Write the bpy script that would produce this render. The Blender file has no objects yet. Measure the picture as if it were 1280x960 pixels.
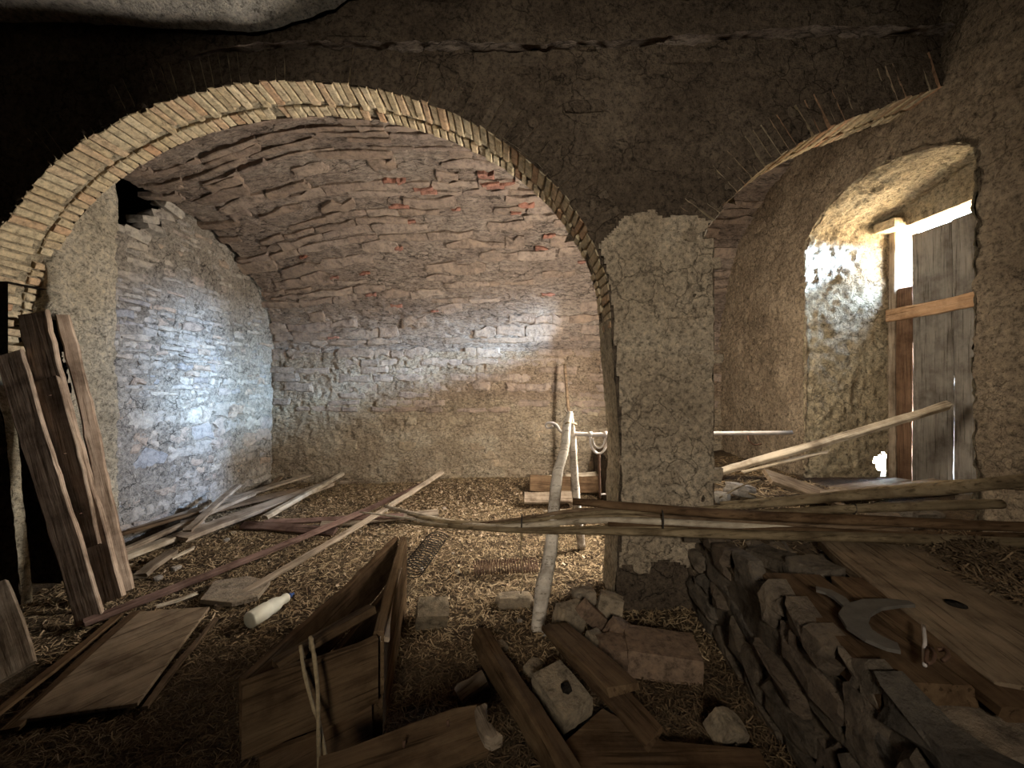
import bpy, math, random
import numpy as np
from mathutils import Vector, Matrix

# ------------------------------------------------------------------ camera, world, light, exposure
SC = bpy.context.scene
COL = SC.collection
F = 481.0
CAMZ = 1.6
cd = bpy.data.cameras.new('camera'); cam = bpy.data.objects.new('camera', cd); COL.objects.link(cam)
cam.location = (0, 0, CAMZ); cam.rotation_euler = (math.pi/2, 0, 0)
cd.sensor_width = 36.0; cd.lens = F/1280*36.0; cd.clip_start = 0.02
SC.camera = cam
SC.view_settings.view_transform = 'Standard'; SC.view_settings.look = 'None'
SC.view_settings.gamma = 1.0; SC.view_settings.exposure = 0.0; SC.view_settings.use_curve_mapping = False
SC.cycles.use_denoising = True
SC.cycles.max_bounces = 8; SC.cycles.diffuse_bounces = 6; SC.cycles.glossy_bounces = 2
SC.cycles.sample_clamp_indirect = 10.0; SC.cycles.sample_clamp_direct = 0.0
SC.cycles.use_light_tree = True

SKY = 270.0        # bright overcast-blue sky outside, sunlit ground below the hill line
GROUND = 110.0
world = bpy.data.worlds.new('world'); SC.world = world; world.use_nodes = True
wn = world.node_tree; wn.nodes.clear()
o = wn.nodes.new('ShaderNodeOutputWorld'); bg = wn.nodes.new('ShaderNodeBackground')
tc = wn.nodes.new('ShaderNodeTexCoord'); sx = wn.nodes.new('ShaderNodeSeparateXYZ')
rp = wn.nodes.new('ShaderNodeValToRGB'); mp = wn.nodes.new('ShaderNodeMapRange')
mp.inputs['From Min'].default_value = -1; mp.inputs['From Max'].default_value = 1
wn.links.new(tc.outputs['Generated'], sx.inputs[0]); wn.links.new(sx.outputs[2], mp.inputs[0])
wn.links.new(mp.outputs[0], rp.inputs[0]); wn.links.new(rp.outputs[0], bg.inputs[0]); wn.links.new(bg.outputs[0], o.inputs[0])
cr = rp.color_ramp
g = GROUND/SKY
cr.elements[0].position = 0.0; cr.elements[0].color = (0.72*g, 0.58*g, 0.38*g, 1)
cr.elements[1].position = 1.0; cr.elements[1].color = (0.42, 0.64, 1.0, 1)
e = cr.elements.new(0.545); e.color = (0.78*g, 0.62*g, 0.42*g, 1)
e = cr.elements.new(0.56); e.color = (0.56, 0.76, 1.0, 1)
bg.inputs[1].default_value = SKY

def area(name, loc, target, sx_, sy_, power, color, portal=False):
    l = bpy.data.lights.new(name, 'AREA'); l.shape = 'RECTANGLE'; l.size = sx_; l.size_y = sy_
    l.energy = power; l.color = color
    ob = bpy.data.objects.new(name, l); COL.objects.link(ob); ob.location = loc
    d = Vector(target)-Vector(loc)
    ob.rotation_euler = d.to_track_quat('-Z', 'Y').to_euler()
    if portal: l.cycles.is_portal = True
    return ob
# portals guide sampling through the gap over the door boards (they emit nothing)
area('portal_gap', (4.10, 3.88, 2.86), (0, 3.88, 2.86), 0.40, 0.66, 1, (1, 1, 1), True)
area('portal_strip', (4.10, 3.30, 3.10), (0, 3.30, 3.10), 0.86, 0.22, 1, (1, 1, 1), True)
# unseen fill lights added behind the pier to brighten vault and right bay
area('side_fill', (1.58, 3.50, 1.75), (-3.6, 4.3, 1.7), 0.5, 1.1, 215, (1.0, 0.91, 0.78))
area('bay_fill', (1.62, 3.22, 1.9), (3.4, 4.6, 1.7), 0.3, 1.0, 34, (1.0, 0.88, 0.70))
def spot(name, loc, target, power, color, deg, blend, rad):
    l = bpy.data.lights.new(name, 'SPOT'); l.energy = power; l.color = color; l.spot_size = math.radians(deg); l.spot_blend = blend; l.shadow_soft_size = rad
    ob = bpy.data.objects.new(name, l); COL.objects.link(ob); ob.location = loc
    ob.rotation_euler = (Vector(target)-Vector(loc)).to_track_quat('-Z', 'Y').to_euler(); return ob
# spots added outside to strengthen the cold sky light through slot and gap
spot('sky_beam_slot', (4.45, 2.98, 3.215), (-3.0, 6.1, 2.0), 9500, (0.42, 0.70, 1.0), 33, .6, .03)
spot('sky_beam_gap', (4.35, 3.80, 3.10), (-3.93, 4.8, 1.25), 5200, (0.42, 0.64, 1.0), 25, 1.0, .05)
# unseen fill spot added behind the camera to brighten the pier
l = bpy.data.lights.new('pier_fill', 'SPOT'); l.energy = 620; l.color = (1.0, 0.90, 0.74); l.spot_size = math.radians(76); l.spot_blend = 1.0; l.shadow_soft_size = .35
lo = bpy.data.objects.new('pier_fill', l); COL.objects.link(lo); lo.location = (-.1, -2.5, 2.6)
lo.rotation_euler = (Vector((.55, 2.75, 2.15))-lo.location).to_track_quat('-Z', 'Y').to_euler()

# ------------------------------------------------------------------ numpy noise
def _h(ix, iy, iz, s):
    n = (ix*374761393 + iy*668265263 + iz*2147483647 + s*1274126177) & 0xFFFFFFFF
    n = ((n ^ (n >> 13))*1274126177) & 0xFFFFFFFF
    n = (n ^ (n >> 16)) & 0xFFFFFFFF
    n = (n*2246822519) & 0xFFFFFFFF
    n = n ^ (n >> 15)
    return (n & 0xFFFFFF)/float(0xFFFFFF)*2-1
def vnoise(p, s=0):
    i = np.floor(p).astype(np.int64); f = p-i; f = f*f*f*(f*(f*6-15)+10)
    r = 0
    for dx in (0, 1):
        wx = f[:, 0] if dx else 1-f[:, 0]
        for dy in (0, 1):
            wy = f[:, 1] if dy else 1-f[:, 1]
            for dz in (0, 1):
                wz = f[:, 2] if dz else 1-f[:, 2]
                r = r+wx*wy*wz*_h(i[:, 0]+dx, i[:, 1]+dy, i[:, 2]+dz, s)
    return r
def fbm(p, sc, oc=4, s=0, gain=.5):
    r = 0; a = 1; t = 0
    q = np.asarray(p, float)*sc
    for k in range(oc):
        r = r+a*vnoise(q+k*17.3, s+k); t += a; a *= gain; q = q*2.03
    return r/t
def ridge(p, sc, oc=3, s=0):
    r = 0; a = 1; t = 0; q = np.asarray(p, float)*sc
    for k in range(oc):
        r = r+a*(1-2*np.abs(vnoise(q+k*9.1, s+k))); t += a; a *= .5; q = q*2.1
    return r/t
RN = random.Random(7)

# ------------------------------------------------------------------ object helpers
def props(ob, label=None, cat=None, group=None, kind=None):
    if label: ob['label'] = label
    if cat: ob['category'] = cat
    if group: ob['group'] = group
    if kind: ob['kind'] = kind
    return ob
def mesh(name, verts, faces, mat, parent=None, smooth=False):
    me = bpy.data.meshes.new(name)
    if isinstance(faces, np.ndarray):
        n = len(faces); k = faces.shape[1]
        me.vertices.add(len(verts)); me.vertices.foreach_set('co', np.asarray(verts, np.float32).ravel())
        me.loops.add(n*k); me.loops.foreach_set('vertex_index', faces.astype(np.int32).ravel())
        me.polygons.add(n); me.polygons.foreach_set('loop_start', np.arange(n, dtype=np.int32)*k)
        me.update(calc_edges=True)
    else:
        me.from_pydata([tuple(v) for v in verts], [], faces); me.update()
    me.materials.append(mat)
    if smooth:
        me.polygons.foreach_set('use_smooth', [True]*len(me.polygons))
    ob = bpy.data.objects.new(name, me); COL.objects.link(ob)
    if parent: ob.parent = parent
    return ob
def empty(name, loc=(0, 0, 0)):
    ob = bpy.data.objects.new(name, None); COL.objects.link(ob); ob.location = loc; ob.empty_display_size = .1
    return ob
def P(px, py, Y):
    return Vector(((px-640)/F*Y, Y, CAMZ-(py-480)/F*Y))
def PF(px, py, z=0.0):
    Y = F*(CAMZ-z)/(py-480.0)
    return Vector(((px-640)/F*Y, Y, z))

# ------------------------------------------------------------------ materials
def newmat(name):
    m = bpy.data.materials.new(name); m.use_nodes = True
    nt = m.node_tree; b = nt.nodes['Principled BSDF']
    b.inputs['Specular IOR Level'].default_value = 0.15
    return m, nt, b
def N(nt, t, **kw):
    n = nt.nodes.new(t)
    for k, v in kw.items():
        if hasattr(n, k): setattr(n, k, v)
        else: n.inputs[k.replace('_', ' ')].default_value = v
    return n
def ramp(nt, fac, stops, interp='LINEAR'):
    r = nt.nodes.new('ShaderNodeValToRGB'); r.color_ramp.interpolation = interp
    el = r.color_ramp.elements
    el[0].position = stops[0][0]; el[0].color = (*stops[0][1], 1)
    el[1].position = stops[-1][0]; el[1].color = (*stops[-1][1], 1)
    for p, c in stops[1:-1]:
        e = el.new(p); e.color = (*c, 1)
    nt.links.new(fac, r.inputs[0]); return r.outputs[0]
def mul(nt, a, b, fac=1.0, mode='MULTIPLY'):
    m = nt.nodes.new('ShaderNodeMix'); m.data_type = 'RGBA'; m.blend_type = mode
    m.inputs[0].default_value = fac
    nt.links.new(a, m.inputs[6])
    if isinstance(b, tuple): m.inputs[7].default_value = (*b, 1)
    else: nt.links.new(b, m.inputs[7])
    return m.outputs[2]
def math_(nt, op, a, b):
    m = nt.nodes.new('ShaderNodeMath'); m.operation = op
    for i, x in enumerate((a, b)):
        if isinstance(x, (int, float)): m.inputs[i].default_value = x
        else: nt.links.new(x, m.inputs[i])
    return m.outputs[0]
def coords(nt, sc=(1, 1, 1), rnd=True):
    t = nt.nodes.new('ShaderNodeTexCoord'); oi = nt.nodes.new('ShaderNodeObjectInfo')
    mp_ = nt.nodes.new('ShaderNodeMapping'); mp_.inputs['Scale'].default_value = sc
    nt.links.new(t.outputs['Object'], mp_.inputs[0])
    if rnd:
        v = nt.nodes.new('ShaderNodeVectorMath'); v.operation = 'SCALE'
        v.inputs[0].default_value = (13.7, 7.9, 19.3); nt.links.new(oi.outputs['Random'], v.inputs[3])
        nt.links.new(v.outputs[0], mp_.inputs['Location'])
    return mp_.outputs[0], oi.outputs['Random']
def noise(nt, vec, scale, detail=6, rough=.6, dist=0.0):
    n = nt.nodes.new('ShaderNodeTexNoise'); n.inputs['Scale'].default_value = scale
    n.inputs['Detail'].default_value = detail; n.inputs['Roughness'].default_value = rough
    n.inputs['Distortion'].default_value = dist
    nt.links.new(vec, n.inputs['Vector']); return n.outputs['Fac']
def bump(nt, b, h, dist, strength=1.0, prev=None):
    n = nt.nodes.new('ShaderNodeBump'); n.inputs['Distance'].default_value = dist; n.inputs['Strength'].default_value = strength
    nt.links.new(h, n.inputs['Height'])
    if prev: nt.links.new(prev, n.inputs['Normal'])
    if b: nt.links.new(n.outputs[0], b.inputs['Normal'])
    return n.outputs[0]

def plaster(name, c0, c1, c2, scale=1.4, aniso=(1, 1, 1), bd=.022, crack=.5, speck=True, tint=None):
    m, nt, b = newmat(name)
    v, r = coords(nt, aniso)
    base = ramp(nt, noise(nt, v, scale, 7, .62, .3), [(.28, c0), (.5, c1), (.72, c2)])
    fine = ramp(nt, noise(nt, v, 26, 8, .72), [(.34, (.34, .33, .32)), (.48, (.92, .92, .92)), (.64, (1.34, 1.32, 1.26))])
    pit = ramp(nt, noise(nt, v, 60, 4, .7), [(.36, (.45, .44, .42)), (.44, (1, 1, 1))])
    fine = mul(nt, fine, pit)
    col = mul(nt, base, fine)
    vo = nt.nodes.new('ShaderNodeTexVoronoi'); vo.feature = 'DISTANCE_TO_EDGE'; vo.inputs['Scale'].default_value = 6.5
    wv = nt.nodes.new('ShaderNodeMix'); wv.data_type = 'VECTOR'; wv.inputs[0].default_value = .16
    ns = nt.nodes.new('ShaderNodeTexNoise'); ns.inputs['Scale'].default_value = 7; ns.inputs['Detail'].default_value = 5
    nt.links.new(v, ns.inputs['Vector']); nt.links.new(v, wv.inputs[4]); nt.links.new(ns.outputs['Color'], wv.inputs[5])
    nt.links.new(wv.outputs[1], vo.inputs['Vector'])
    ck = ramp(nt, vo.outputs['Distance'], [(0.0, (.1, .1, .1)), (0.035, (1, 1, 1))])
    gate = ramp(nt, noise(nt, v, 2.3, 3, .5), [(.46, (1, 1, 1)), (.58, (0, 0, 0))])   # cracks only in places
    ck2 = mul(nt, ck, gate, 1.0, 'LIGHTEN')
    col = mul(nt, col, ck2, crack)
    h1 = noise(nt, v, 15, 10, .75); h2 = noise(nt, v, 75, 6, .65)
    hh = math_(nt, 'ADD', h1, math_(nt, 'MULTIPLY', h2, .35))
    hh = math_(nt, 'ADD', hh, math_(nt, 'MULTIPLY', ck2, .35*crack))
    bump(nt, b, hh, bd*2.3)
    nt.links.new(col, b.inputs['Base Color']); b.inputs['Roughness'].default_value = .95
    return m
def stonemat(name, cols, bd=.012, scale=9):
    m, nt, b = newmat(name)
    v, r = coords(nt)
    st = [(i/(len(cols)-1), c) for i, c in enumerate(cols)]
    base = ramp(nt, r, st)
    f = ramp(nt, noise(nt, v, scale*1.6, 10, .75), [(.34, (.38, .37, .36)), (.5, (.95, .95, .95)), (.66, (1.32, 1.28, 1.2))])
    col = mul(nt, base, f)
    nt.links.new(col, b.inputs['Base Color']); b.inputs['Roughness'].default_value = .9
    bump(nt, b, math_(nt, 'ADD', noise(nt, v, 16, 10, .75), math_(nt, 'MULTIPLY', noise(nt, v, 70, 5, .6), .3)), bd*1.6)
    return m
def wood(name, c0, c1, c2, bd=.004, rough=.85):
    m, nt, b = newmat(name)
    v, r = coords(nt, (1.0, 14, 14))
    v2, _ = coords(nt, (1, 1, 1))
    g1 = noise(nt, v, 1.6, 8, .65, .8)
    col = ramp(nt, g1, [(.25, c0), (.5, c1), (.75, c2)])
    st = ramp(nt, noise(nt, v2, 4.5, 6, .65), [(.32, (.45, .42, .40)), (.55, (1, 1, 1)), (.75, (1.2, 1.18, 1.15))])
    col = mul(nt, col, st)
    v3, _ = coords(nt, (2.5, 60, 60))
    g3 = noise(nt, v3, 1.0, 5, .6)
    cr_ = ramp(nt, g3, [(.36, (.35, .33, .3)), (.44, (1, 1, 1))])
    col = mul(nt, col, cr_, .8)
    rr = ramp(nt, r, [(0, (.78, .76, .74)), (1, (1.15, 1.12, 1.1))])
    col = mul(nt, col, rr)
    nt.links.new(col, b.inputs['Base Color']); b.inputs['Roughness'].default_value = rough
    b.inputs['Specular IOR Level'].default_value = .06
    h = math_(nt, 'ADD', g1, math_(nt, 'MULTIPLY', g3, .6))
    bump(nt, b, h, bd)
    return m
def simple(name, c, rough=.6, metal=0, var=.3, bd=.001, scale=30):
    m, nt, b = newmat(name); v, r = coords(nt)
    col = ramp(nt, noise(nt, v, scale*.4, 6, .6), [(.3, tuple(x*(1-var) for x in c)), (.7, tuple(x*(1+var) for x in c))])
    nt.links.new(col, b.inputs['Base Color']); b.inputs['Roughness'].default_value = rough; b.inputs['Metallic'].default_value = metal
    bump(nt, b, noise(nt, v, scale, 6, .6), bd)
    return m

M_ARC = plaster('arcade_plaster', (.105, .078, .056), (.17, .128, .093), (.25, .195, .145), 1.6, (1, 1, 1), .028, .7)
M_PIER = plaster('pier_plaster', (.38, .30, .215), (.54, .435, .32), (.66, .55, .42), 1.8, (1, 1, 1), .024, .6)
M_BACK = plaster('back_plaster', (.24, .18, .125), (.37, .29, .205), (.49, .42, .325), 1.2, (1, 1, 1.4), .026, .6)
def backmat():
    m = plaster('back_plaster_two', (.24, .18, .125), (.37, .29, .205), (.49, .42, .325), 1.2, (1, 1, 1.4), .026, .6)
    nt = m.node_tree; b = nt.nodes['Principled BSDF']; src = b.inputs['Base Color'].links[0].from_socket
    t = nt.nodes.new('ShaderNodeTexCoord'); sp = nt.nodes.new('ShaderNodeSeparateXYZ'); nt.links.new(t.outputs['Object'], sp.inputs[0])
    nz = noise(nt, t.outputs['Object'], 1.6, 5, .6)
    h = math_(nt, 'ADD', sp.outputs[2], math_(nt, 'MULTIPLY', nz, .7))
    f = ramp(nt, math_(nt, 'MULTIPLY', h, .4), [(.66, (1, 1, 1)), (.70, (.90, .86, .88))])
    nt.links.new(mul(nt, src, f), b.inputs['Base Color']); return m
M_VAULT = plaster('vault_mortar', (.22, .165, .135), (.33, .26, .215), (.44, .365, .31), 1.1, (.5, 1.4, 1.4), .028, .7)
M_LEFT = plaster('left_mortar', (.28, .24, .20), (.42, .37, .32), (.54, .49, .43), 1.8, (1, 1, 1), .03, .8)
M_LEFTP = plaster('left_plaster', (.45, .39, .30), (.58, .51, .40), (.68, .61, .50), 2.0, (1, 1, 1), .026, .5)
M_RIGHT = plaster('right_plaster', (.22, .165, .115), (.35, .27, .19), (.48, .38, .275), 1.7, (1, 1, 1), .03, .5)
M_EMBR = plaster('embrasure_plaster', (.34, .27, .18), (.50, .41, .28), (.60, .52, .38), 2.5, (1, 1, 1), .035, .5)
M_CEIL = plaster('front_ceiling_plaster', (.36, .33, .29), (.52, .48, .43), (.62, .58, .52), 1.5, (1, 1, 1), .02, .4)
M_EARTH = plaster('earth', (.07, .046, .028), (.115, .08, .048), (.17, .12, .075), 2.5, (1, 1, 1), .03, .1)
M_DARK = plaster('shade_dark', (.02, .017, .014), (.03, .025, .02), (.04, .034, .027), 2, (1, 1, 1), .02, 0)  # near-black: shade of recesses and holes put into colour, also unseen cores
M_BRICK = stonemat('arch_brick', [(.44, .34, .22), (.54, .44, .30), (.48, .38, .24), (.58, .49, .34), (.46, .28, .17), (.55, .46, .31), (.50, .41, .28)], .010, 14)
M_ARCMORT = plaster('arch_mortar', (.32, .26, .18), (.46, .39, .28), (.56, .49, .37), 6, (1, 1, 1), .02, .2)
M_VSTONE = stonemat('vault_stone', [(.25, .19, .15), (.33, .25, .20), (.29, .215, .165), (.37, .29, .235), (.30, .23, .19)], .022, 6)
M_VBRICK = stonemat('exposed_brick', [(.30, .14, .10), (.34, .17, .125), (.27, .14, .11)], .012, 12)
M_LSTONE = stonemat('left_stone', [(.30, .26, .22), (.38, .34, .30), (.33, .30, .27), (.42, .38, .33), (.36, .28, .22), (.30, .29, .29)], .014, 8)
M_BSTONE = stonemat('back_stone', [(.26, .20, .14), (.36, .28, .195), (.31, .245, .17), (.40, .33, .24)], .016, 8)
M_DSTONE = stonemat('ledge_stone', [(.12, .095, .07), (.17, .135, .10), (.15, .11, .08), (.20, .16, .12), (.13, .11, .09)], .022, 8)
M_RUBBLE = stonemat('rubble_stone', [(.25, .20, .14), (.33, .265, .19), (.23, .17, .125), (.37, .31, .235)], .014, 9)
M_RBRICK = stonemat('old_brick', [(.17, .115, .08), (.22, .15, .105), (.19, .13, .09)], .008, 14)
W_GREY = wood('weathered_wood', (.16, .12, .085), (.30, .24, .18), (.42, .36, .28))
W_BROWN = wood('brown_wood', (.10, .07, .045), (.185, .13, .085), (.27, .20, .135))
W_CRATE = wood('crate_wood', (.07, .043, .024), (.13, .085, .048), (.20, .14, .082))
W_DARK = wood('dark_wood', (.07, .042, .024), (.12, .076, .043), (.18, .12, .07))
W_PALE = wood('pale_wood', (.38, .31, .22), (.52, .45, .35), (.62, .56, .46), .003)
W_PLANK = wood('leaning_plank_wood', (.19, .13, .09), (.36, .27, .20), (.50, .40, .31))
W_LITPOLE = wood('lit_pole', (.50, .43, .35), (.66, .60, .52), (.78, .73, .66), .003)  # raised albedo puts the light on the poles into their colour
W_BOARD = wood('dusty_board', (.17, .125, .085), (.25, .19, .13), (.31, .245, .175), .004)
W_DOOR1 = wood('door_wood_brown', (.075, .042, .026), (.135, .082, .052), (.20, .13, .082))
W_DOOR2 = wood('door_wood_grey', (.115, .10, .085), (.18, .165, .145), (.235, .22, .195))
W_BATTEN = wood('batten_wood', (.30, .17, .09), (.46, .29, .17), (.58, .40, .26))
W_REED = wood('reed_cane', (.13, .10, .06), (.22, .17, .105), (.32, .255, .165), .002, .6)
W_RAIL = wood('purple_brown_wood', (.10, .06, .05), (.17, .11, .09), (.24, .17, .14))
I_RUST = simple('rusty_iron', (.13, .075, .05), .75, .4, .35, .001)
I_PALE = simple('dusty_iron', (.50, .45, .42), .6, .1, .2, .001)
I_DARK = simple('dark_iron', (.06, .052, .045), .6, .6, .3, .001)
PLAST = simple('white_plastic', (.72, .68, .55), .4, 0, .12, .0005, 20)
BLUE = simple('blue_plastic', (.05, .09, .25), .4, 0, .1, .0003)
ROPE = simple('rope_fibre', (.30, .23, .14), .95, 0, .3, .002, 120)
LEATH = simple('old_leather', (.10, .088, .075), .75, 0, .25, .002, 40)
STRAW = stonemat('straw', [(.30, .19, .10), (.34, .22, .12)], .001, 8)

# ------------------------------------------------------------------ generic builders
def grid(name, U, V, pos, disp, mat, parent=None, mask=None, kind=None, flip=False, snap=None):
    """dense surface: pos(u,v)->(N,3); displaced along its own normal by disp(points)."""
    uu, vv = np.meshgrid(U, V); nu, nv = len(U), len(V)
    uf, vf = uu.ravel(), vv.ravel()
    if snap is not None: uf, vf, keep = snap(uf, vf, nu, nv)
    p = pos(uf, vf)
    e_ = 1e-3
    n = np.cross(pos(uf+e_, vf)-p, pos(uf, vf+e_)-p)
    n /= np.maximum(np.linalg.norm(n, axis=1), 1e-12)[:, None]
    if flip: n = -n
    q = p+n*disp(p)[:, None]
    idx = np.arange(nu*nv).reshape(nv, nu)
    f = np.stack([idx[:-1, :-1], idx[:-1, 1:], idx[1:, 1:], idx[1:, :-1]], -1).reshape(-1, 4)
    if snap is not None: f = f[keep(f)]
    if mask is not None: f = f[mask(uf, vf)[f].all(1)]
    if flip: f = f[:, ::-1]
    ob = mesh(name, q, f, mat, parent, True)
    if kind: ob['kind'] = kind
    return ob
def rough(a=.02, b=.012, c=.006, s=0):
    return lambda p: a*fbm(p, 1.6, 3, s)+b*ridge(p, 6, 3, s+5)+c*fbm(p, 22, 2, s+9)

def mosaic(parent, name, mat, urange, vrange, surf, hw, ww, joint=.008, hgt=.02, keep=None, seed=0, limit=300, jit=.25, label=None, skew=0.0, edge=.18, prob=1.0, depth=.04):
    """irregular coursed pieces; surf(u,v,h)->Vector. The largest `limit` become parts, the rest one stuff part."""
    R = random.Random(seed); pieces = []
    v = vrange[0]
    while v < vrange[1]:
        h = R.uniform(*hw); u = urange[0]-R.uniform(0, ww[1])
        while u < urange[1]:
            w = R.uniform(*ww)
            cu, cv = u+w/2, v+h/2
            if cu > urange[0] and cu < urange[1] and R.random() < prob and (keep is None or keep(cu, cv)):
                hh = h*R.uniform(.8, 1.08)
                pts = []
                n = 12
                for k in range(n):
                    a = 2*math.pi*(k+.5)/n
                    c, s = math.cos(a), math.sin(a)
                    m = max(abs(c), abs(s))**R.uniform(.75, 1)
                    x = c/m*(w/2-joint); y = s/m*(hh/2-joint)
                    x += R.uniform(-1, 1)*edge*min(w, h)*.5; y += R.uniform(-1, 1)*edge*h*.5
                    pts.append((x, y+skew*x))
                pieces.append((w*hh, cu+R.uniform(-jit, jit)*.1*w, cv+R.uniform(-jit, jit)*.2*h, pts, R.uniform(.15, 1)*hgt, [R.uniform(.75, 1.1) for _ in pts], R.uniform(-.25, .25)))
            u += w
        v += h
    pieces.sort(key=lambda t: -t[0])
    restv, restf = [], []
    for i, (ar, cu, cv, pts, top, zs, tilt) in enumerate(pieces):
        vs = []; n = len(pts)
        for (x, y), z in zip(pts, zs): vs.append(surf(cu+x, cv+y, -depth))
        for (x, y), z in zip(pts, zs): vs.append(surf(cu+x, cv+y, top*z*.55))
        for (x, y), z in zip(pts, zs): vs.append(surf(cu+x*.82, cv+y*.78, top*z*(1+tilt*(1 if x > 0 else -1))))
        vs.append(surf(cu, cv, top*1.05))
        fs = []
        for k in range(n):
            k2 = (k+1) % n
            fs += [(k, k2, n+k2, n+k), (n+k, n+k2, 2*n+k2, 2*n+k), (2*n+k, 2*n+k2, 3*n)]
        if i < limit:
            c = surf(cu, cv, 0)
            mt = mat(R) if callable(mat) else mat
            ob = mesh(name, [Vector(q)-Vector(c) for q in vs], fs, mt, parent); ob.location = c
            if label: ob['label'] = label
        else:
            b0 = len(restv); restv += vs; restf += [tuple(b0+j for j in f) for f in fs]
    if restv:
        ob = mesh(name+'_rest' if False else 'small_'+name, restv, restf, mat(R) if callable(mat) else mat, parent); ob['kind'] = 'stuff'

def frame(p0, p1, nrm):
    x = (Vector(p1)-Vector(p0)); L = x.length; x.normalize()
    z = Vector(nrm); z = (z-x*z.dot(x)).normalized(); y = z.cross(x)
    m = Matrix((x, y, z)).transposed().to_4x4(); m.translation = Vector(p0)
    return m, L
def plank(name, p0, p1, w, t, nrm, mat, parent=None, ragged=(.01, .01), bow=0.0, taper=1.0, wob=.004, seed=None, seg=None, notch=None, local=None, skew=(0, 0)):
    """board with chamfered edges; length along local x, top face (local z) looks along nrm, p0/p1 on its axis."""
    R = random.Random(seed if seed is not None else RN.randint(0, 99999))
    m, L = frame(p0, p1, nrm)
    n = seg or max(6, int(L/.09)); ch = min(t, w)*.16
    vs = []; fs = []
    ph = R.uniform(0, 9)
    for i in range(n+1):
        s = i/n; x = s*L; ww = w/2*(1+(taper-1)*s); tt = t/2
        bz = bow*math.sin(math.pi*s); dy = wob*2*math.sin(ph+s*5); e1 = R.uniform(-wob, wob); e2 = R.uniform(-wob, wob)
        ring = [(-ww+ch+e1, -tt), (ww-ch+e2, -tt), (ww+e2, -tt+ch), (ww+e2, tt-ch), (ww-ch+e2, tt), (-ww+ch+e1, tt), (-ww+e1, tt-ch), (-ww+e1, -tt+ch)]
        for (y, z) in ring:
            xx = x
            if i == 0: xx += R.uniform(0, ragged[0])+skew[0]*y
            if i == n: xx -= R.uniform(0, ragged[1])-skew[1]*y
            vs.append((xx, y+dy, z+bz+R.uniform(-wob, wob)*.3))
    for i in range(n):
        for k in range(8):
            a = i*8+k; b = i*8+(k+1) % 8
            fs.append((a, b, b+8, a+8))
    fs.append(tuple(range(7, -1, -1))); fs.append(tuple(n*8+k for k in range(8)))
    ob = mesh(name, vs, fs, mat, parent)
    if parent is None: ob.matrix_world = m
    else: ob.matrix_local = parent.matrix_world.inverted() @ m if parent.type != 'EMPTY' else Matrix.Translation(-parent.location) @ m
    return ob
def tube(name, pts, rad, mat, parent=None, sides=8, sub=4, wob=0.0, flat=1.0, closed=False, seed=0, smooth=True):
    R = random.Random(seed)
    pts = [Vector(p) for p in pts]
    if isinstance(rad, (int, float)): rad = [rad]*len(pts)
    cp, cr_ = [], []
    n = len(pts)
    for i in range(n if closed else n-1):
        a = pts[(i-1) % n] if closed or i > 0 else pts[0]; b = pts[i]; c = pts[(i+1) % n]; d = pts[(i+2) % n] if closed or i+2 < n else pts[-1]
        for k in range(sub):
            t = k/sub
            cp.append(.5*((2*b)+(c-a)*t+(2*a-5*b+4*c-d)*t*t+(-a+3*b-3*c+d)*t**3)); cr_.append(rad[i]*(1-t)+rad[(i+1) % n]*t)
    if not closed: cp.append(pts[-1]); cr_.append(rad[-1])
    o0 = cp[0].copy(); vs = []; fs = []; prev = None; m = len(cp)
    for i, p in enumerate(cp):
        d = (cp[(i+1) % m] if closed or i+1 < m else cp[i])-(cp[i-1] if closed or i > 0 else cp[0])
        if d.length < 1e-9: d = Vector((0, 0, 1))
        d.normalize()
        if prev is None: prev = Vector((0, 0, 1)).cross(d) if abs(d.z) < .9 else Vector((1, 0, 0)).cross(d)
        s = (prev-d*prev.dot(d)).normalized(); prev = s; t = d.cross(s)
        for k in range(sides):
            a = 2*math.pi*k/sides; r = cr_[i]*(1+R.uniform(-wob, wob))
            vs.append(p-o0+s*(math.cos(a)*r)+t*(math.sin(a)*r*flat))
    for i in range(m if closed else m-1):
        for k in range(sides):
            a = i*sides+k; b = i*sides+(k+1) % sides; j = ((i+1) % m)*sides
            fs.append((a, b, j+(k+1) % sides, j+k))
    if not closed:
        fs.append(tuple(range(sides-1, -1, -1))); fs.append(tuple((m-1)*sides+k for k in range(sides)))
    ob = mesh(name, vs, fs, mat, parent, smooth)
    ob.location = o0 if parent is None else o0-parent.location
    return ob
def boulder(name, loc, size, mat, rot=(0, 0, 0), seed=0, parent=None, boxy=.5, n=7, rgh=.12):
    """irregular block: cube sphere between a box (boxy=1) and an ellipsoid, faceted by noise"""
    vs = {}; fs = []; L = []
    def vid(p):
        k = tuple(round(c, 5) for c in p)
        if k not in vs: vs[k] = len(L); L.append(k)
        return vs[k]
    for ax in range(3):
        for sg in (-1, 1):
            for i in range(n):
                for j in range(n):
                    q = []
                    for (a, b) in ((i, j), (i+1, j), (i+1, j+1), (i, j+1)):
                        u, w = -1+2*a/n, -1+2*b/n
                        p = [0, 0, 0]; p[ax] = sg; p[(ax+1) % 3] = u; p[(ax+2) % 3] = w; q.append(vid(p))
                    fs.append(tuple(q) if sg > 0 else tuple(q[::-1]))
    p = np.array(L, float); r = np.linalg.norm(p, axis=1)[:, None]
    q = p*boxy*.92+(p/r)*(1-boxy)*1.15
    nrm = p/r
    q = q+nrm*(rgh*fbm(p+seed*3.3, 1.1, 2, seed)+rgh*.5*ridge(p+seed*1.7, 2.3, 2, seed+3))[:, None]
    q = q*np.array(size)/2
    ob = mesh(name, q, fs, mat, parent)
    ob.location = loc; ob.rotation_euler = rot
    return ob
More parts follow.
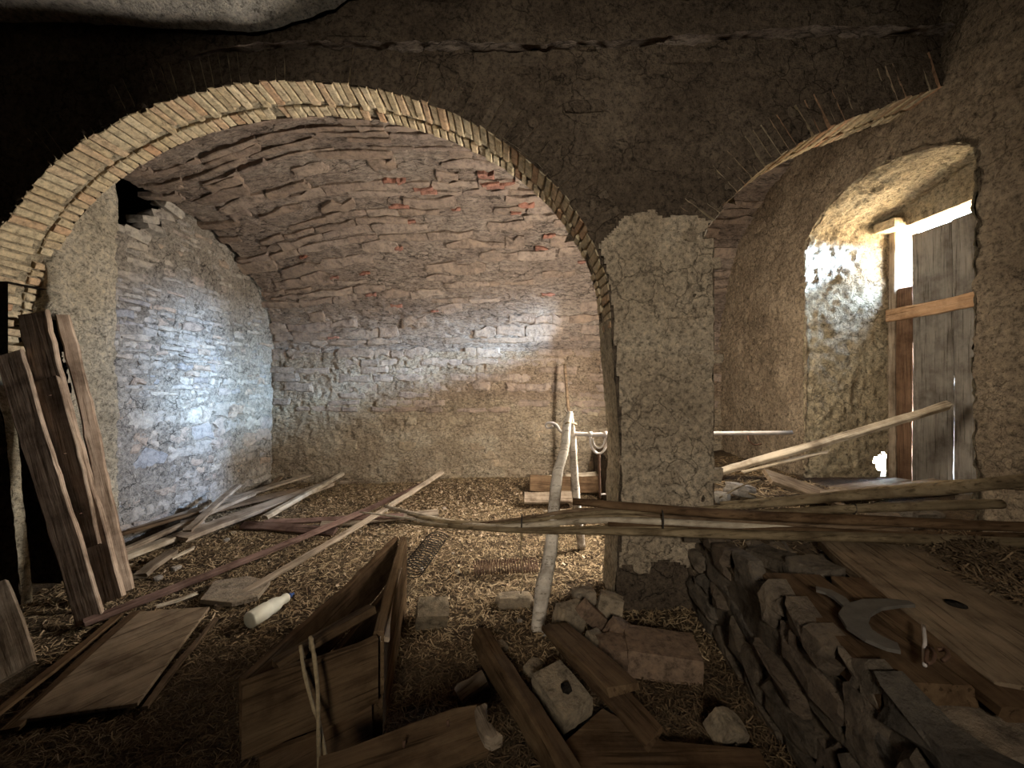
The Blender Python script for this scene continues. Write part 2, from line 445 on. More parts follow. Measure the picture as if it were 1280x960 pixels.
def slab(name, outline, z, t, mat, parent=None, ang=0.0):
    """flat plate on the ground from a plan outline"""
    ca, sa = math.cos(-ang), math.sin(-ang)
    outline = [(x*ca-y*sa, x*sa+y*ca) for x, y in outline]
    c = Vector((sum(p[0] for p in outline)/len(outline), sum(p[1] for p in outline)/len(outline), z))
    n = len(outline)
    vs = [(x-c.x, y-c.y, -0.0) for x, y in outline]+[(x-c.x, y-c.y, t*.85) for x, y in outline]+[((x-c.x)*.985, (y-c.y)*.985, t) for x, y in outline]
    fs = [tuple(range(n-1, -1, -1)), tuple(range(2*n, 3*n))]
    for k in range(n):
        k2 = (k+1) % n; fs += [(k, k2, n+k2, n+k), (n+k, n+k2, 2*n+k2, 2*n+k)]
    ob = mesh(name, vs, fs, mat, parent); ob.rotation_euler = (0, 0, ang); ob.location = Matrix.Rotation(ang, 3, 'Z') @ c
    return ob

# ================================================================== STRUCTURE
YF, YB = 2.75, 3.10                     # front and back faces of the arcade wall
# --- left arch: half ellipse on jambs; right arch: rising curve dying into the window wall
AX, AZ, AA, AB = -1.555, 2.057, 2.258, 1.704
RCX = np.array([1.36, 1.538, 1.772, 1.95, 2.167, 2.418, 2.596, 2.87, 3.30]); RCZ = np.array([2.66, 2.909, 3.126, 3.247, 3.384, 3.498, 3.561, 3.664, 3.80])
def xright(z): return np.interp(z, [0, .6, 1.2, 2.057], [.735, .762, .772, .703])
def xleft(z): return np.interp(z, [0, 1.3, 2.057], [-3.50, -3.62, -3.813])
def sd_open(x, z):
    x = np.asarray(x, float); z = np.asarray(z, float)
    k = np.sqrt(((x-AX)/AA)**2+(np.maximum(z-AZ, 0)/AB)**2)
    ell = (k-1)*np.minimum(AA, AB)
    low = np.maximum(xleft(z)-x, x-xright(z))
    dl = np.where(z > AZ, ell, low)
    xr = np.where(z < 2.64, 1.44, 1.36)
    dr = np.maximum(xr-x, (z-np.interp(x, RCX, RCZ))*.85)
    return np.minimum(dl, dr)
def snap_open(uf, vf, nu, nv):
    s = sd_open(uf, vf); ins = s < 0
    e_ = 1e-3
    u2, v2 = uf.copy(), vf.copy()
    for _ in range(3):
        s2 = sd_open(u2, v2)
        gx = (sd_open(u2+e_, v2)-s2)/e_; gz = (sd_open(u2, v2+e_)-s2)/e_
        g2 = np.maximum(gx*gx+gz*gz, .05)
        u2 = np.where(ins, u2-s2*gx/g2, u2); v2 = np.where(ins, v2-s2*gz/g2, v2)
    bad = np.hypot(u2-uf, v2-vf) > .08
    u2 = np.where(bad, uf, u2); v2 = np.where(bad, vf, v2)
    def keep(f):
        i = ins[f]; return (~i).sum(1) >= 1
    return u2, v2, keep
def arc_disp(p):
    return .022*fbm(p, 1.3, 3, 3)+.015*ridge(p, 5, 3, 4)+.016*fbm(p, 17, 3, 8)
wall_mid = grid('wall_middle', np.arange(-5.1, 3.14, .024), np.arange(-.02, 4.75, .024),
                lambda u, v: np.stack([u, np.full_like(u, YF), v], -1), arc_disp, M_ARC, flip=False, snap=snap_open)
props(wall_mid, kind='structure', label='dark rough masonry arcade wall pierced by the wide brick arch and the smaller right arch')
back = grid('back_face', np.arange(-5.1, 3.14, .06), np.arange(-.02, 4.75, .06),
            lambda u, v: np.stack([u, np.full_like(u, YB), v], -1), rough(.015, .008, .004, 2), M_ARC, wall_mid, flip=True, snap=snap_open)
# paler plaster skin on the pier front
def pier_edge(z): return .715
def pier_pos(u, v): return np.stack([u, np.full_like(u, YF-.014), v], -1)
def pier_mask(u, v):
    p = np.stack([u, v, 0*u], -1)
    nz = .10*fbm(p, 3, 4, 21)
    top = np.interp(u, [.60, .78, 1.0, 1.45], [2.62, 2.80, 2.86, 2.74])+nz
    return (sd_open(u, v) > .002) & (v < top) & (u > .5-.0*v) & (u < 1.6) & (v > .30+nz)
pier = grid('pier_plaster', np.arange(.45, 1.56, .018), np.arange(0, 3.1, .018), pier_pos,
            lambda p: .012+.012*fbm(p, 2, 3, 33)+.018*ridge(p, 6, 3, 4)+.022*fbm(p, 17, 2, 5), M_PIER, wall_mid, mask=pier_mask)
pier['label'] = 'paler tan plaster patch on the pier'

# reveals (jambs and soffits) lofted from front to back
def curve_left():
    pts = [(xleft(z), z) for z in np.linspace(0, AZ, 46)]
    for a in np.linspace(math.pi, 0, 150)[1:]:
        pts.append((AX+AA*math.cos(a), AZ+AB*math.sin(a)))
    pts += [(float(xright(z)), z) for z in np.linspace(AZ, 0, 46)[1:]]
    return np.array(pts)
def curve_right():
    pts = [(1.44, z) for z in np.linspace(0, 2.62, 60)]+[(1.36, 2.66)]
    xs = np.linspace(1.38, 3.2, 60); pts += list(zip(xs, np.interp(xs, RCX, RCZ)))
    return np.array(pts)
CL, CR = curve_left(), curve_right()
def arclen(c):
    d = np.r_[0, np.cumsum(np.hypot(*np.diff(c, axis=0).T))]; return d
def loft_reveal(name, c, off, mat, slit=None, n_y=18):
    d = arclen(c); U = np.arange(0, d[-1], .024); V = np.linspace(YF-.004, YB+.01, n_y)
    def pos(u, v):
        x = np.interp(u, d, c[:, 0]); z = np.interp(u, d, c[:, 1])
        x2 = np.interp(u+.01, d, c[:, 0]); z2 = np.interp(u+.01, d, c[:, 1])
        x1 = np.interp(u-.01, d, c[:, 0]); z1 = np.interp(u-.01, d, c[:, 1])
        tx, tz = x2-x1, z2-z1; L = np.maximum(np.hypot(tx, tz), 1e-9)
        o_ = off(u, z)
        return np.stack([x-tz/L*o_, v, z+tx/L*o_], -1)
    return grid(name, U, V, pos, lambda p: .006*fbm(p, 5, 3, 12)+.007*ridge(p, 9, 3, 13)+.004*fbm(p, 30, 2, 14), mat, wall_mid, flip=False,
                mask=slit)
dl_ = arclen(CL)
def slit_mask(u, v):     # tall dark slot in the left jamb
    z = np.interp(u, dl_, CL[:, 1])
    return ~((u < 2.2) & (z < 2.09+.04*np.sin(v*60)) & (v > YF+.08) & (v < YB+.02))
loft_reveal('arch_reveal', CL, lambda u, z: np.where(z > AZ+.02, .016, -.004), M_ARCMORT, slit_mask)
loft_reveal('arch_reveal', CR, lambda u, z: np.where(z > 2.68, .016, -.004), M_ARCMORT)

# arch bricks, two rings of them through the thickness of the wall
def brick_box(w, l, d, R):
    """w tangential, l along Y, d radial (outwards +)"""
    j = lambda s: R.uniform(-s, s)
    vs = []
    for (x, y, z) in [(-1, 0, 0), (1, 0, 0), (1, 1, 0), (-1, 1, 0), (-1, 0, 1), (1, 0, 1), (1, 1, 1), (-1, 1, 1)]:
        vs.append((x*w/2*(1+.14*z)+j(.003), y*l+j(.006), z*d+j(.004)))
    ch = .006
    # chamfer the exposed (inner) face
    inner = [(-w/2+ch, ch*.6, -.006+j(.002)), (w/2-ch, ch*.6, -.006+j(.002)), (w/2-ch, l-ch, -.006+j(.002)), (-w/2+ch, l-ch, -.006+j(.002))]
    vs += inner
    fs = [(4, 5, 6, 7), (0, 1, 5, 4), (1, 2, 6, 5), (2, 3, 7, 6), (3, 0, 4, 7), (0, 8, 9, 1), (1, 9, 10, 2), (2, 10, 11, 3), (3, 11, 8, 0), (8, 11, 10, 9)]
    return vs, fs
def arch_bricks(c, d0, d1, seed, pitch=.0655, lean=0.0):
    R = random.Random(seed); d = arclen(c); s = d0; k = 0
    while s < d1:
        w = pitch*R.uniform(.90, 1.08)
        x = np.interp(s, d, c[:, 0]); z = np.interp(s, d, c[:, 1])
        t = Vector((np.interp(s+.05, d, c[:, 0])-np.interp(s-.05, d, c[:, 0]), 0, np.interp(s+.05, d, c[:, 1])-np.interp(s-.05, d, c[:, 1]))).normalized()
        out = Vector((-t.z, 0, t.x))
        rows = [(YF-.004+R.uniform(-.012, .010), .235 if k % 2 else .200), (YF+.248, .11)]
        for r, (y0, l) in enumerate(rows):
            if r == 1 and R.random() < .06: continue
            ww = w-.012+(R.uniform(-.006, .004))
            vs, fs = brick_box(ww, l*R.uniform(.97, 1.03), .26 if r == 0 else .12, R)
            ob = mesh('brick', vs, fs, M_BRICK, wall_mid)
            ob.data.materials.append(M_ARC)
            if r == 0: ob.data.polygons[1].material_index = 1      # end in the arcade plaster colour
            ins = R.uniform(-.004, .010)
            sh = (0 if r == 0 else w*.5)
            m = Matrix((t, Vector((0, 1, 0)), out)).transposed().to_4x4()
            m.translation = Vector((x, y0, z))+t*sh-out*(-.004+ins)
            ob.matrix_local = m @ Matrix.Rotation(R.uniform(-.05, .05)+lean, 4, 'Z')
        s += w; k += 1
dspring = 2.06
arch_bricks(CL, dspring-.35, dl_[-1]-2.02, 5)
dr_ = arclen(CR)
arch_bricks(CR, 2.74, dr_[-1]-.08, 6)

# stones showing through on the pier and arcade face
def s_arc(u, v, h): return Vector((u, YF-.006-h, v))
mosaic(wall_mid, 'stone', M_ARC, (-5, 3.1), (2.1, 4.6), s_arc, (.08, .16), (.14, .36), hgt=.030, seed=11, limit=60, prob=.16,
       keep=lambda u, v: sd_open(u, v) > .40 and not (u < 1.6 and v < 2.9 and u > .5))
mosaic(wall_mid, 'stone', M_PIER, (.8, 1.40), (.25, 2.6), lambda u, v, h: Vector((u, YF-.022-h, v)), (.07, .14), (.12, .3), hgt=.022, seed=12, limit=40, prob=.3)

# --- vault and back wall
def yb(x): return 6.3+(x+3.93)*(-.6/7.03)
def sst(t): t = np.clip(t, 0, 1); return t*t*(3-2*t)
def vpar(x):
    t = sst((x+3.93)/2.2)
    Yc = 4.2-.3*t; a = yb(x)-Yc
    return Yc, a, 2.05+.02*sst((x)/3.)*2, 1.6+.30*t+.10*sst(x/3.)
def vault_pt(x, s):
    """s: 0..1 curved part from springing up to crown, >1 flat run towards the arcade wall"""
    Yc, a, Zs, H = vpar(x)
    th = np.clip(s, 0, 1)*math.pi/2
    Y = Yc+a*np.cos(th)-np.maximum(s-1, 0)*2.0; Z = Zs+H*np.sin(th)
    return Y, Z
def vpos(u, v):
    Y, Z = vault_pt(u, v); return np.stack([u, Y, Z], -1)
def vdisp(p):
    course = ridge(p*np.array([.35, 1, 1]), 4.2, 2, 41)
    return .028*fbm(p, 1.1, 3, 40)+.018*course+.020*ridge(p*np.array([.6, 1, 1]), 9, 3, 42)+.016*fbm(p, 18, 2, 44)
def vmask(u, v):
    p = np.stack([u*0, v*3, v*0], -1)
    w = .085*np.clip((v-.12)/.5, 0, 1)*np.clip((.93-v)/.3, 0, 1)*(1+1.0*fbm(p, 6, 3, 47))
    return (u > -3.90+w)
vault = grid('ceiling', np.arange(-4.0, 3.2, .026), np.arange(-.01, 1.62, .0085), vpos, vdisp, M_VAULT, flip=True, mask=vmask)
props(vault, kind='structure', label='rough barrel vault of mortared stone courses over the back room')
def vsurf(u, v, h):
    Y, Z = vault_pt(u, v); Y2, Z2 = vault_pt(u, v+.004)
    ty, tz = float(Y2-Y), float(Z2-Z); L = math.hypot(ty, tz) or 1
    n = Vector((0, tz/L, -ty/L));
    if n.y > 0: n = -n
    if n.y == 0 and n.z > 0: n = -n
    return Vector((float(u), float(Y), float(Z)))+n*h
def vmat(R): return M_VSTONE
mosaic(vault, 'brick', M_VBRICK, (-1.5, .3), (.60, .90), vsurf, (.014, .024), (.10, .26), joint=.002, hgt=.045, seed=8, limit=40, prob=.085, edge=.6)
mosaic(vault, 'brick', M_VBRICK, (-3.0, 1.5), (.10, .60), vsurf, (.014, .022), (.10, .22), joint=.002, hgt=.045, seed=9, limit=20, prob=.012, edge=.6)
mosaic(vault, 'stone', vmat, (-3.85, 3.05), (.06, 1.42), vsurf, (.026, .062), (.25, .80), joint=.003, hgt=.024, seed=3, limit=300, prob=.55, edge=.5)
# fix: the v axis of the vault is a parameter, pieces are thin along it on purpose
bw = grid('wall_back', np.arange(-4.0, 3.2, .022), np.arange(-.05, 2.12, .022), lambda u, v: np.stack([u, yb(u)+0*v, v], -1),
          lambda p: .025*fbm(p, 1.2, 3, 60)+.016*ridge(p*np.array([.7, 1, 1]), 6, 3, 61)+.018*ridge(p, 14, 2, 62)+.016*fbm(p, 20, 2, 63), backmat())
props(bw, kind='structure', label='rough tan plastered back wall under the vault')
mosaic(bw, 'stone', M_VSTONE, (-3.8, 3.0), (1.15, 2.10), lambda u, v, h: Vector((u, float(yb(u))-.01-h, v)), (.09, .17), (.2, .6), joint=.006, hgt=.034, seed=31, limit=90, prob=.6, edge=.35)
mosaic(bw, 'stone', M_BSTONE, (-3.8, 3.0), (.1, 1.1), lambda u, v, h: Vector((u, float(yb(u))-.01-h, v)), (.09, .15), (.12, .3), joint=.006, hgt=.028, seed=32, limit=30, prob=.10, edge=.35)

# --- left wall: plaster pilaster then rubble masonry set back from it
PL = np.array([(-4.0, 3.06), (-3.70, 3.06), (-3.66, 3.10), (-3.66, 3.54), (-3.70, 3.58), (-3.93, 3.60), (-3.93, 6.4)]); dp_ = arclen(PL)
def lpos(u, v): return np.stack([np.interp(u, dp_, PL[:, 0])+.012*0, np.interp(u, dp_, PL[:, 1]), v], -1)
def lmask(u, v):
    y = np.interp(u, dp_, PL[:, 1]); x = np.interp(u, dp_, PL[:, 0])
    wob = .05*np.sin(y*23)+.04*np.sin(v*31+y*11)
    hole = (x < -3.8) & (y < 4.30+wob) & (v > 3.16+wob+.35*np.maximum(y-3.8, 0)) & (v < 3.72)
    slot = (u < .60) & (v < 2.09+.02*np.sin(u*60)) & (y < 3.14+.02*np.sin(v*9)+.01*np.sin(v*37))
    return ~(hole | slot)
ldisp = lambda p: .022*fbm(p, 1.6, 3, 70)+.018*ridge(p, 5, 3, 71)+.016*ridge(p, 14, 2, 72)+.014*fbm(p, 20, 2, 73)
lw = grid('wall_left', np.arange(.86, dp_[-1], .021), np.arange(-.05, 3.9, .021), lpos, ldisp, M_LEFT, mask=lmask)
props(lw, kind='structure', label='left rubble stone wall under the vault, grey stones with open joints')
lp = grid('plaster_pilaster', np.arange(0, .90, .019), np.arange(-.05, 3.9, .021), lpos, ldisp, M_LEFTP, lw, mask=lmask)
lp['label'] = 'pale plastered pilaster beside the brick arch'
def lkeep(u, v):
    if u < 3.72 and v > 3.1: return False
    zz = vault_pt(np.array(-3.93), 1.0)
    return True
def under_vault(y, z, m=.03):
    if z < 2.05: return True
    if y < 4.2: return z < 3.65-m
    k = (y-4.2)/2.1
    return k < 1 and z < 2.05+1.6*math.sqrt(1-k*k)-m
def lstone(u, v, h): return Vector((-3.935+h, u, v))
mosaic(lw, 'stone', M_LSTONE, (3.66, 6.22), (.05, 1.25), lstone, (.10, .26), (.16, .42), joint=.008, hgt=.045, seed=21, limit=110, edge=.4, prob=.93)
mosaic(lw, 'stone', M_LSTONE, (3.66, 6.2), (1.25, 3.62), lstone, (.05, .11), (.12, .34), joint=.004, hgt=.040, seed=22, limit=180, edge=.45, prob=.85,
       keep=lambda u, v: under_vault(u, v, .06) and not (u < 4.34 and v > 3.12))
# broken pocket at the haunch, with loose stones
pk = [(-3.95, 3.55, 3.15), (-3.95, 4.3, 3.15), (-3.95, 4.3, 3.9), (-3.95, 3.55, 3.9), (-4.6, 3.5, 3.1), (-4.6, 4.4, 3.1), (-4.6, 4.4, 4.0), (-4.6, 3.5, 4.0)]
mesh('pocket', pk, [(4, 5, 6, 7), (0, 1, 5, 4), (1, 2, 6, 5), (2, 3, 7, 6), (3, 0, 4, 7)], M_DARK, lw)
for i, (y, z, s) in enumerate([(4.02, 3.16, .26), (4.20, 3.27, .24), (3.80, 3.13, .2), (4.30, 3.46, .26), (4.12, 3.36, .2), (4.38, 3.60, .24)]):
    boulder('stone', (-3.97+RN.uniform(-.04, .05), y, z), (.22, s, s*.42), M_LSTONE, (RN.uniform(-.3, .3), RN.uniform(-.3, .3), RN.uniform(-.3, .3)), i+90, lw, .75, 4)
# unseen near-black void added behind the left jamb slot to keep it dark
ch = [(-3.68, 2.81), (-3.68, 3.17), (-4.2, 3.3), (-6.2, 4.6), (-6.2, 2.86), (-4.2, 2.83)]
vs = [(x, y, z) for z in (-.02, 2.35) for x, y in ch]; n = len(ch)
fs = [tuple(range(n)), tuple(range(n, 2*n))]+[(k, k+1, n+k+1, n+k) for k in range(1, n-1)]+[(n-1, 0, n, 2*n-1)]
mesh('slot_dark_void', vs, fs, M_DARK, lw)

# --- right wall with the splayed embrasure of the boarded door
XW, XF = 3.10, 3.94
EFY = np.array([4.03, 4.03, 3.98, 3.73, 3.50, 3.24, 3.05, 2.87, 2.70, 2.57, 2.56]); EFZ = np.array([.45, 2.98, 3.14, 3.33, 3.40, 3.42, 3.40, 3.35, 3.28, 3.18, .45])
EBY = np.array([4.03, 4.03, 4.03, 3.90, 3.73, 3.46, 3.30, 3.10, 2.92, 2.86, 2.86]); EBZ = np.array([.45, 3.20, 3.318, 3.34, 3.376, 3.42, 3.46, 3.48, 3.44, 3.32, .45])
def sd_emb(y, z):
    top = np.interp(y, EFY[::-1][1:-1], EFZ[::-1][1:-1])
    return np.maximum(np.maximum(y-4.03, 2.56-y), np.maximum(z-top, .45-z))
def snap_emb(uf, vf, nu, nv):
    ins = sd_emb(uf, vf) < 0
    u2, v2 = uf.copy(), vf.copy(); e_ = 1e-3
    for _ in range(3):
        s2 = sd_emb(u2, v2); gx = (sd_emb(u2+e_, v2)-s2)/e_; gz = (sd_emb(u2, v2+e_)-s2)/e_; g2 = np.maximum(gx*gx+gz*gz, .05)
        u2 = np.where(ins, u2-s2*gx/g2, u2); v2 = np.where(ins, v2-s2*gz/g2, v2)
    bad = np.hypot(u2-uf, v2-vf) > .07
    u2 = np.where(bad, uf, u2); v2 = np.where(bad, vf, v2)
    return u2, v2, (lambda f: (~ins[f]).sum(1) >= 1)
rdisp = lambda p: .028*fbm(p, 1.5, 3, 80)+.016*ridge(p, 6, 3, 81)+.016*ridge(p, 14, 2, 82)+.016*fbm(p, 18, 2, 83)
rw = grid('wall_right', np.arange(-3.0, 6.0, .026), np.arange(-.05, 4.75, .026), lambda u, v: np.stack([np.full_like(u, XW), u, v], -1), rdisp, M_RIGHT, flip=True, snap=snap_emb)
props(rw, kind='structure', label='thick right wall with the deep arched embrasure of the boarded doorway')
de = arclen(np.stack([EFY, EFZ], -1))
def epos(u, v):
    fy, fz = np.interp(u, de, EFY), np.interp(u, de, EFZ); by, bz = np.interp(u, de, EBY), np.interp(u, de, EBZ)
    return np.stack([XW-.035+(XF+.045-XW)*v, fy+(by-fy)*v, fz+(bz-fz)*v], -1)
emb = grid('embrasure', np.arange(0, de[-1], .021), np.linspace(0, 1, 44), epos,
           lambda p: .018*fbm(p, 2.5, 3, 90)+.016*ridge(p*np.array([.7, 1, 1]), 7, 3, 91)+.018*ridge(p, 13, 2, 92)+.014*fbm(p, 20, 2, 93), M_EMBR, rw, flip=False,
           mask=lambda u, v: ~((u > .19+1.3*np.maximum(.93-v, 0)+.02*np.sin(v*140)) & (u < .36-.02*np.sin(v*110)) & (v > .85) & (v < .975)))
# outer leaf around the opening (X 3.94..4.22): head, far side, near side
def box(name, lo, hi, mat, parent=None):
    x0, y0, z0 = lo; x1, y1, z1 = hi; c = Vector(((x0+x1)/2, (y0+y1)/2, (z0+z1)/2))
    vs = [Vector((x, y, z))-c for z in (z0, z1) for x, y in ((x0, y0), (x1, y0), (x1, y1), (x0, y1))]
    ob = mesh(name, vs, [(0, 3, 2, 1), (4, 5, 6, 7), (0, 1, 5, 4), (1, 2, 6, 5), (2, 3, 7, 6), (3, 0, 4, 7)], mat, parent)
    ob.location = c if parent is None else c-parent.location
    return ob
box('outer_head', (XF, 2.4, 3.18), (4.22, 4.6, 4.2), M_RIGHT, rw)
box('core', (XW+.05, -.5, .0), (4.25, 2.46, 4.7), M_DARK, rw)
box('core', (XW+.05, 4.13, .88), (4.25, 6.2, 4.7), M_DARK, rw)
box('core', (XW+.05, 4.13, .0), (3.72, 6.2, .88), M_DARK, rw)
box('core', (XW+.05, 2.3, 3.56), (4.25, 4.3, 4.7), M_DARK, rw)
grid('tympanum', np.arange(2.6, 4.1, .03), np.arange(3.18, 3.6, .03), lambda u, v: np.stack([np.full_like(u, XF-.012), u, v], -1), rough(.012, .012, .005, 95), M_EMBR, rw, flip=True)
box('outer_side', (XF, 4.0, .88), (4.22, 5.0, 3.3), M_RIGHT, rw)
box('outer_side', (XF, 2.0, .3), (4.22, 2.93, 3.3), M_RIGHT, rw)
box('outer_sill', (XF, 2.4, .0), (4.22, 4.6, .60), M_RIGHT, rw)
box('embrasure_floor', (XW-.1, 2.4, .0), (XF+.1, 4.2, .62), M_EARTH, rw)
boulder('stone', (3.88, 3.93, 3.21), (.20, .22, .10), M_BRICK, (0, 0, .1), 301, rw, .85, 5, .06)
mosaic(rw, 'stone', M_RIGHT, (1.2, 5.6), (.6, 4.2), lambda u, v, h: Vector((XW+.002-h, u, v)), (.08, .16), (.14, .34), hgt=.034, seed=41, limit=60, prob=.12,
       keep=lambda u, v: sd_emb(u, v) > .12)

# front room shell
def cpos(u, v):
    return np.stack([u, v, 4.10+.55*sst((u+1.9)/1.7)+.04*np.sin(u*1.3)+.10*(YF-v)], -1)
cf = grid('ceiling_front', np.arange(-5.2, 3.3, .05), np.arange(-3.1, 2.70, .05), cpos, rough(.03, .015, .006, 101), M_CEIL, flip=True)
props(cf, kind='structure', label='pale plastered ceiling strip of the front room above the brick arch')
box('ceiling_cover', (-6.5, -3.3, 4.72), (4.4, 6.9, 4.80), M_DARK)
sh = box('back_leak_block', (-6.5, 6.55, -.2), (4.4, 6.85, 4.72), M_DARK); sh['kind'] = 'structure'  # unseen outer block added to stop sky light leaking above the vault
sh = box('left_leak_block', (-6.5, -3.2, -.2), (-6.3, 6.6, 4.72), M_DARK); sh['kind'] = 'structure'  # unseen block added on the left against the same sky leak
sh = box('floor_base', (-6.5, -3.2, -.3), (4.25, 6.8, -.15), M_DARK); sh['kind'] = 'structure'
bpy.data.objects['ceiling_cover']['kind'] = 'structure'
wf = grid('wall_front_left', np.arange(-3.1, 3.0, .08), np.arange(-.05, 4.8, .08), lambda u, v: np.stack([np.full_like(u, -5.05), u, v], -1), rough(.03, .015, .006, 103), M_ARC)
wf['kind'] = 'structure'
wr = grid('wall_rear', np.arange(-5.2, 3.3, .08), np.arange(-.05, 4.8, .08), lambda u, v: np.stack([u, np.full_like(u, -3.0), v], -1), rough(.03, .015, .006, 104), M_ARC, flip=True)
wr['kind'] = 'structure'

# --- floor
def fz(x, y):
    p = np.stack([np.atleast_1d(x).astype(float), np.atleast_1d(y).astype(float), np.zeros(np.size(x))], -1)
    z = .030*fbm(p, 1.1, 3, 110)+.010*ridge(p, 5, 3, 111)
    z = z+.14*sst((p[:, 1]-4.9)/.9)*sst((p[:, 0]+2.2)/1.6)
    return z
flo = grid('floor', np.arange(-5.1, 3.2, .035), np.arange(-3, 6.5, .035), lambda u, v: np.stack([u, v, 0*u], -1),
           lambda p: fz(p[:, 0], p[:, 1])+.008*fbm(p, 18, 3, 112), M_EARTH)
props(flo, kind='structure', label='earth floor strewn with straw and wood chips')
# raised masonry ledge on the right, running from the foreground into the right bay
LX = 1.27
def ledge_x(y): return LX+.03*np.sin(np.asarray(y)*3.1)
def lt(x, y):
    p = np.stack([x, y, 0*x], -1)
    return .50+.10*sst((y-2.2)/.7)+.035*fbm(p, 2.2, 3, 120)+.02*ridge(p, 6, 3, 121)
led = grid('floor_ledge', np.arange(LX, 3.2, .03), np.arange(.5, 5.9, .03), lambda u, v: np.stack([u, v, 0*u], -1), lambda p: lt(p[:, 0], p[:, 1]), M_EARTH)
props(led, kind='structure', label='raised stone ledge along the right side, topped with dirt and rubble')
grid('ledge_face', np.arange(.5, 5.9, .03), np.arange(-.05, .62, .03),
     lambda u, v: np.stack([ledge_x(u)-.16*(1-v/.55)*0-.0*u, u, v], -1), lambda p: .03*fbm(p, 2, 3, 122)+.02*ridge(p, 6, 3, 123), M_DSTONE, led, flip=True, mask=lambda u, v: v < lt(np.full_like(u, LX+.02), u)+.01)
def lsf(u, v, h): return Vector((float(ledge_x(u))-.02-h+.03*(v/.5), u, v))
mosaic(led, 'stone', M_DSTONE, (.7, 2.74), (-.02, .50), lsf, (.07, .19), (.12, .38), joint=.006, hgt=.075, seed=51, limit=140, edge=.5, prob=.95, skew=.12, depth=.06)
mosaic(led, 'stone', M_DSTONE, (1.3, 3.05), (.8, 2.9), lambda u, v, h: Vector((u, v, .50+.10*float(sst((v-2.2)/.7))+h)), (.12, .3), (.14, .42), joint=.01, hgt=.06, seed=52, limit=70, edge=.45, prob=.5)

# ================================================================== DOOR
def yd(px, x=3.95): return x*F/(px-640)
door = empty('door_1', (3.95, 3.5, .6)); props(door, kind='structure', label='boarded doorway closed by three upright planks and one batten')
def dboard(pxl, pxr, ztop, zbot, mat, label, seed, rag, dy=0):
    y1, y0 = yd(pxl), yd(pxr)
    ob = plank('plank', (3.965, (y0+y1)/2, zbot), (3.965, (y0+y1)/2+dy, ztop), abs(y1-y0), .03, (-1, 0, 0), mat, door, rag, seed=seed, wob=.003)
    ob['label'] = label; return ob
dboard(1108.5, 1139.5, 2.585, .55, W_DOOR1, 'shorter brown stained plank', 1, (.03, .03))
dboard(1140.1, 1191.0, 3.075, .55, W_DOOR2, 'wide grey plank', 2, (.01, .01))
dboard(1193.2, 1296.0, 3.085, .55, W_DOOR2, 'bluish grey plank beside the wide one', 3, (.01, .01), .022)
b = plank('batten', (3.92, 4.02, 2.305), (3.92, 3.02, 2.33), .125, .04, (-1, 0, 0), W_BATTEN, door, (.005, .005), wob=.004, seed=4); b['label'] = 'reddish batten nailed across the planks'
b = plank('frame_post', (3.955, 3.985, .6), (3.955, 3.985, 3.19), .07, .05, (-1, 0, 0), W_GREY, door, wob=.003, seed=5); b['label'] = 'narrow frame post at the far side'

# ================================================================== THINGS
def T(ob, label, cat, group=None, kind=None): return props(ob, label, cat, group, kind)

# --- three boards leaning at the left jamb
G = 'planks leaning against the left jamb'
T(plank('leaning_plank', P(112, 776, 2.54)+Vector((0, 0, .0)), P(14, 441, 2.80), .148, .035, (.25, -1, .15), W_PLANK, None, (.004, .01), seed=11),
  'leftmost leaning plank, shorter and plain, propped against the left jamb', 'plank', G)
r = empty('leaning_plank', P(132, 755, 2.72)); T(r, 'middle leaning plank, the tallest, split at the top with a second board nailed over', 'plank', G)
bpy.context.view_layer.update()
q0, q1 = P(136, 752, 2.72), P(42, 390, 2.90)
b = plank('back_board', q0, q1, .185, .04, (.15, -1, .15), W_PLANK, r, (.004, .03), seed=12, wob=.006)
dr = (q1-q0)
b = plank('front_board', q0+dr*.18+Vector((.0, -.035, 0)), q0+dr*.765+Vector((.01, -.035, 0)), .16, .03, (.15, -1, .15), W_PLANK, r, (.02, .03), seed=13)
b['label'] = 'overlaid smoother board with rounded lower end'
for k in (.3, .5, .7):
    tube('nail', [q0+dr*k+Vector((.03, -.05, 0)), q0+dr*k+Vector((.03, -.068, 0))], .004, I_RUST, r, 6, 1)
T(plank('leaning_plank', P(161, 738, 2.84), P(77, 394, 3.08), .085, .06, (.9, -1, .1), W_PLANK, None, (.004, .012), seed=14, wob=.006),
  'rightmost leaning plank, a narrow weathered scantling against pale plaster', 'plank', G)
# board end leaning at the extreme left
T(plank('board', PF(14, 848, .01)+Vector((-.02, 0, .0)), P(-24, 740, 2.25), .22, .03, (.8, -1, .25), W_GREY, None, seed=15),
  'short grey board leaning at the left edge of the picture near the floor', 'board')

# --- floor board lower left
c0 = [PF(175, 768, .02), PF(262, 762, .02), PF(172, 884, .02), PF(22, 906, .02)]
T(slab('panel_board', [(p.x, p.y) for p in (c0[3], c0[2], c0[1], c0[0])], .025, .018, W_BOARD, None, 1.0), 'wide flat dusty panel lying on the dark floor at lower left', 'board')
T(plank('lath', PF(8, 915, .03), PF(172, 765, .03), .07, .02, (0, 0, 1), W_DARK, None, seed=17), 'dark lath lying along the left edge of the wide floor panel', 'lath')
T(plank('lath', PF(-10, 898, .02), PF(150, 768, .02), .05, .02, (0, 0, 1), W_DARK, None, seed=18), 'outermost dark lath on the floor left of the wide panel', 'lath')
T(plank('lath', PF(180, 886, .02), PF(268, 774, .02), .03, .02, (0, 0, 1), W_BROWN, None, seed=19), 'thin edge strip lying along the right side of the wide floor panel', 'lath')
sp = [PF(250, 752, .03), PF(268, 728, .03), PF(310, 722, .03), PF(338, 728, .03), PF(322, 748, .03), PF(290, 756, .03)]
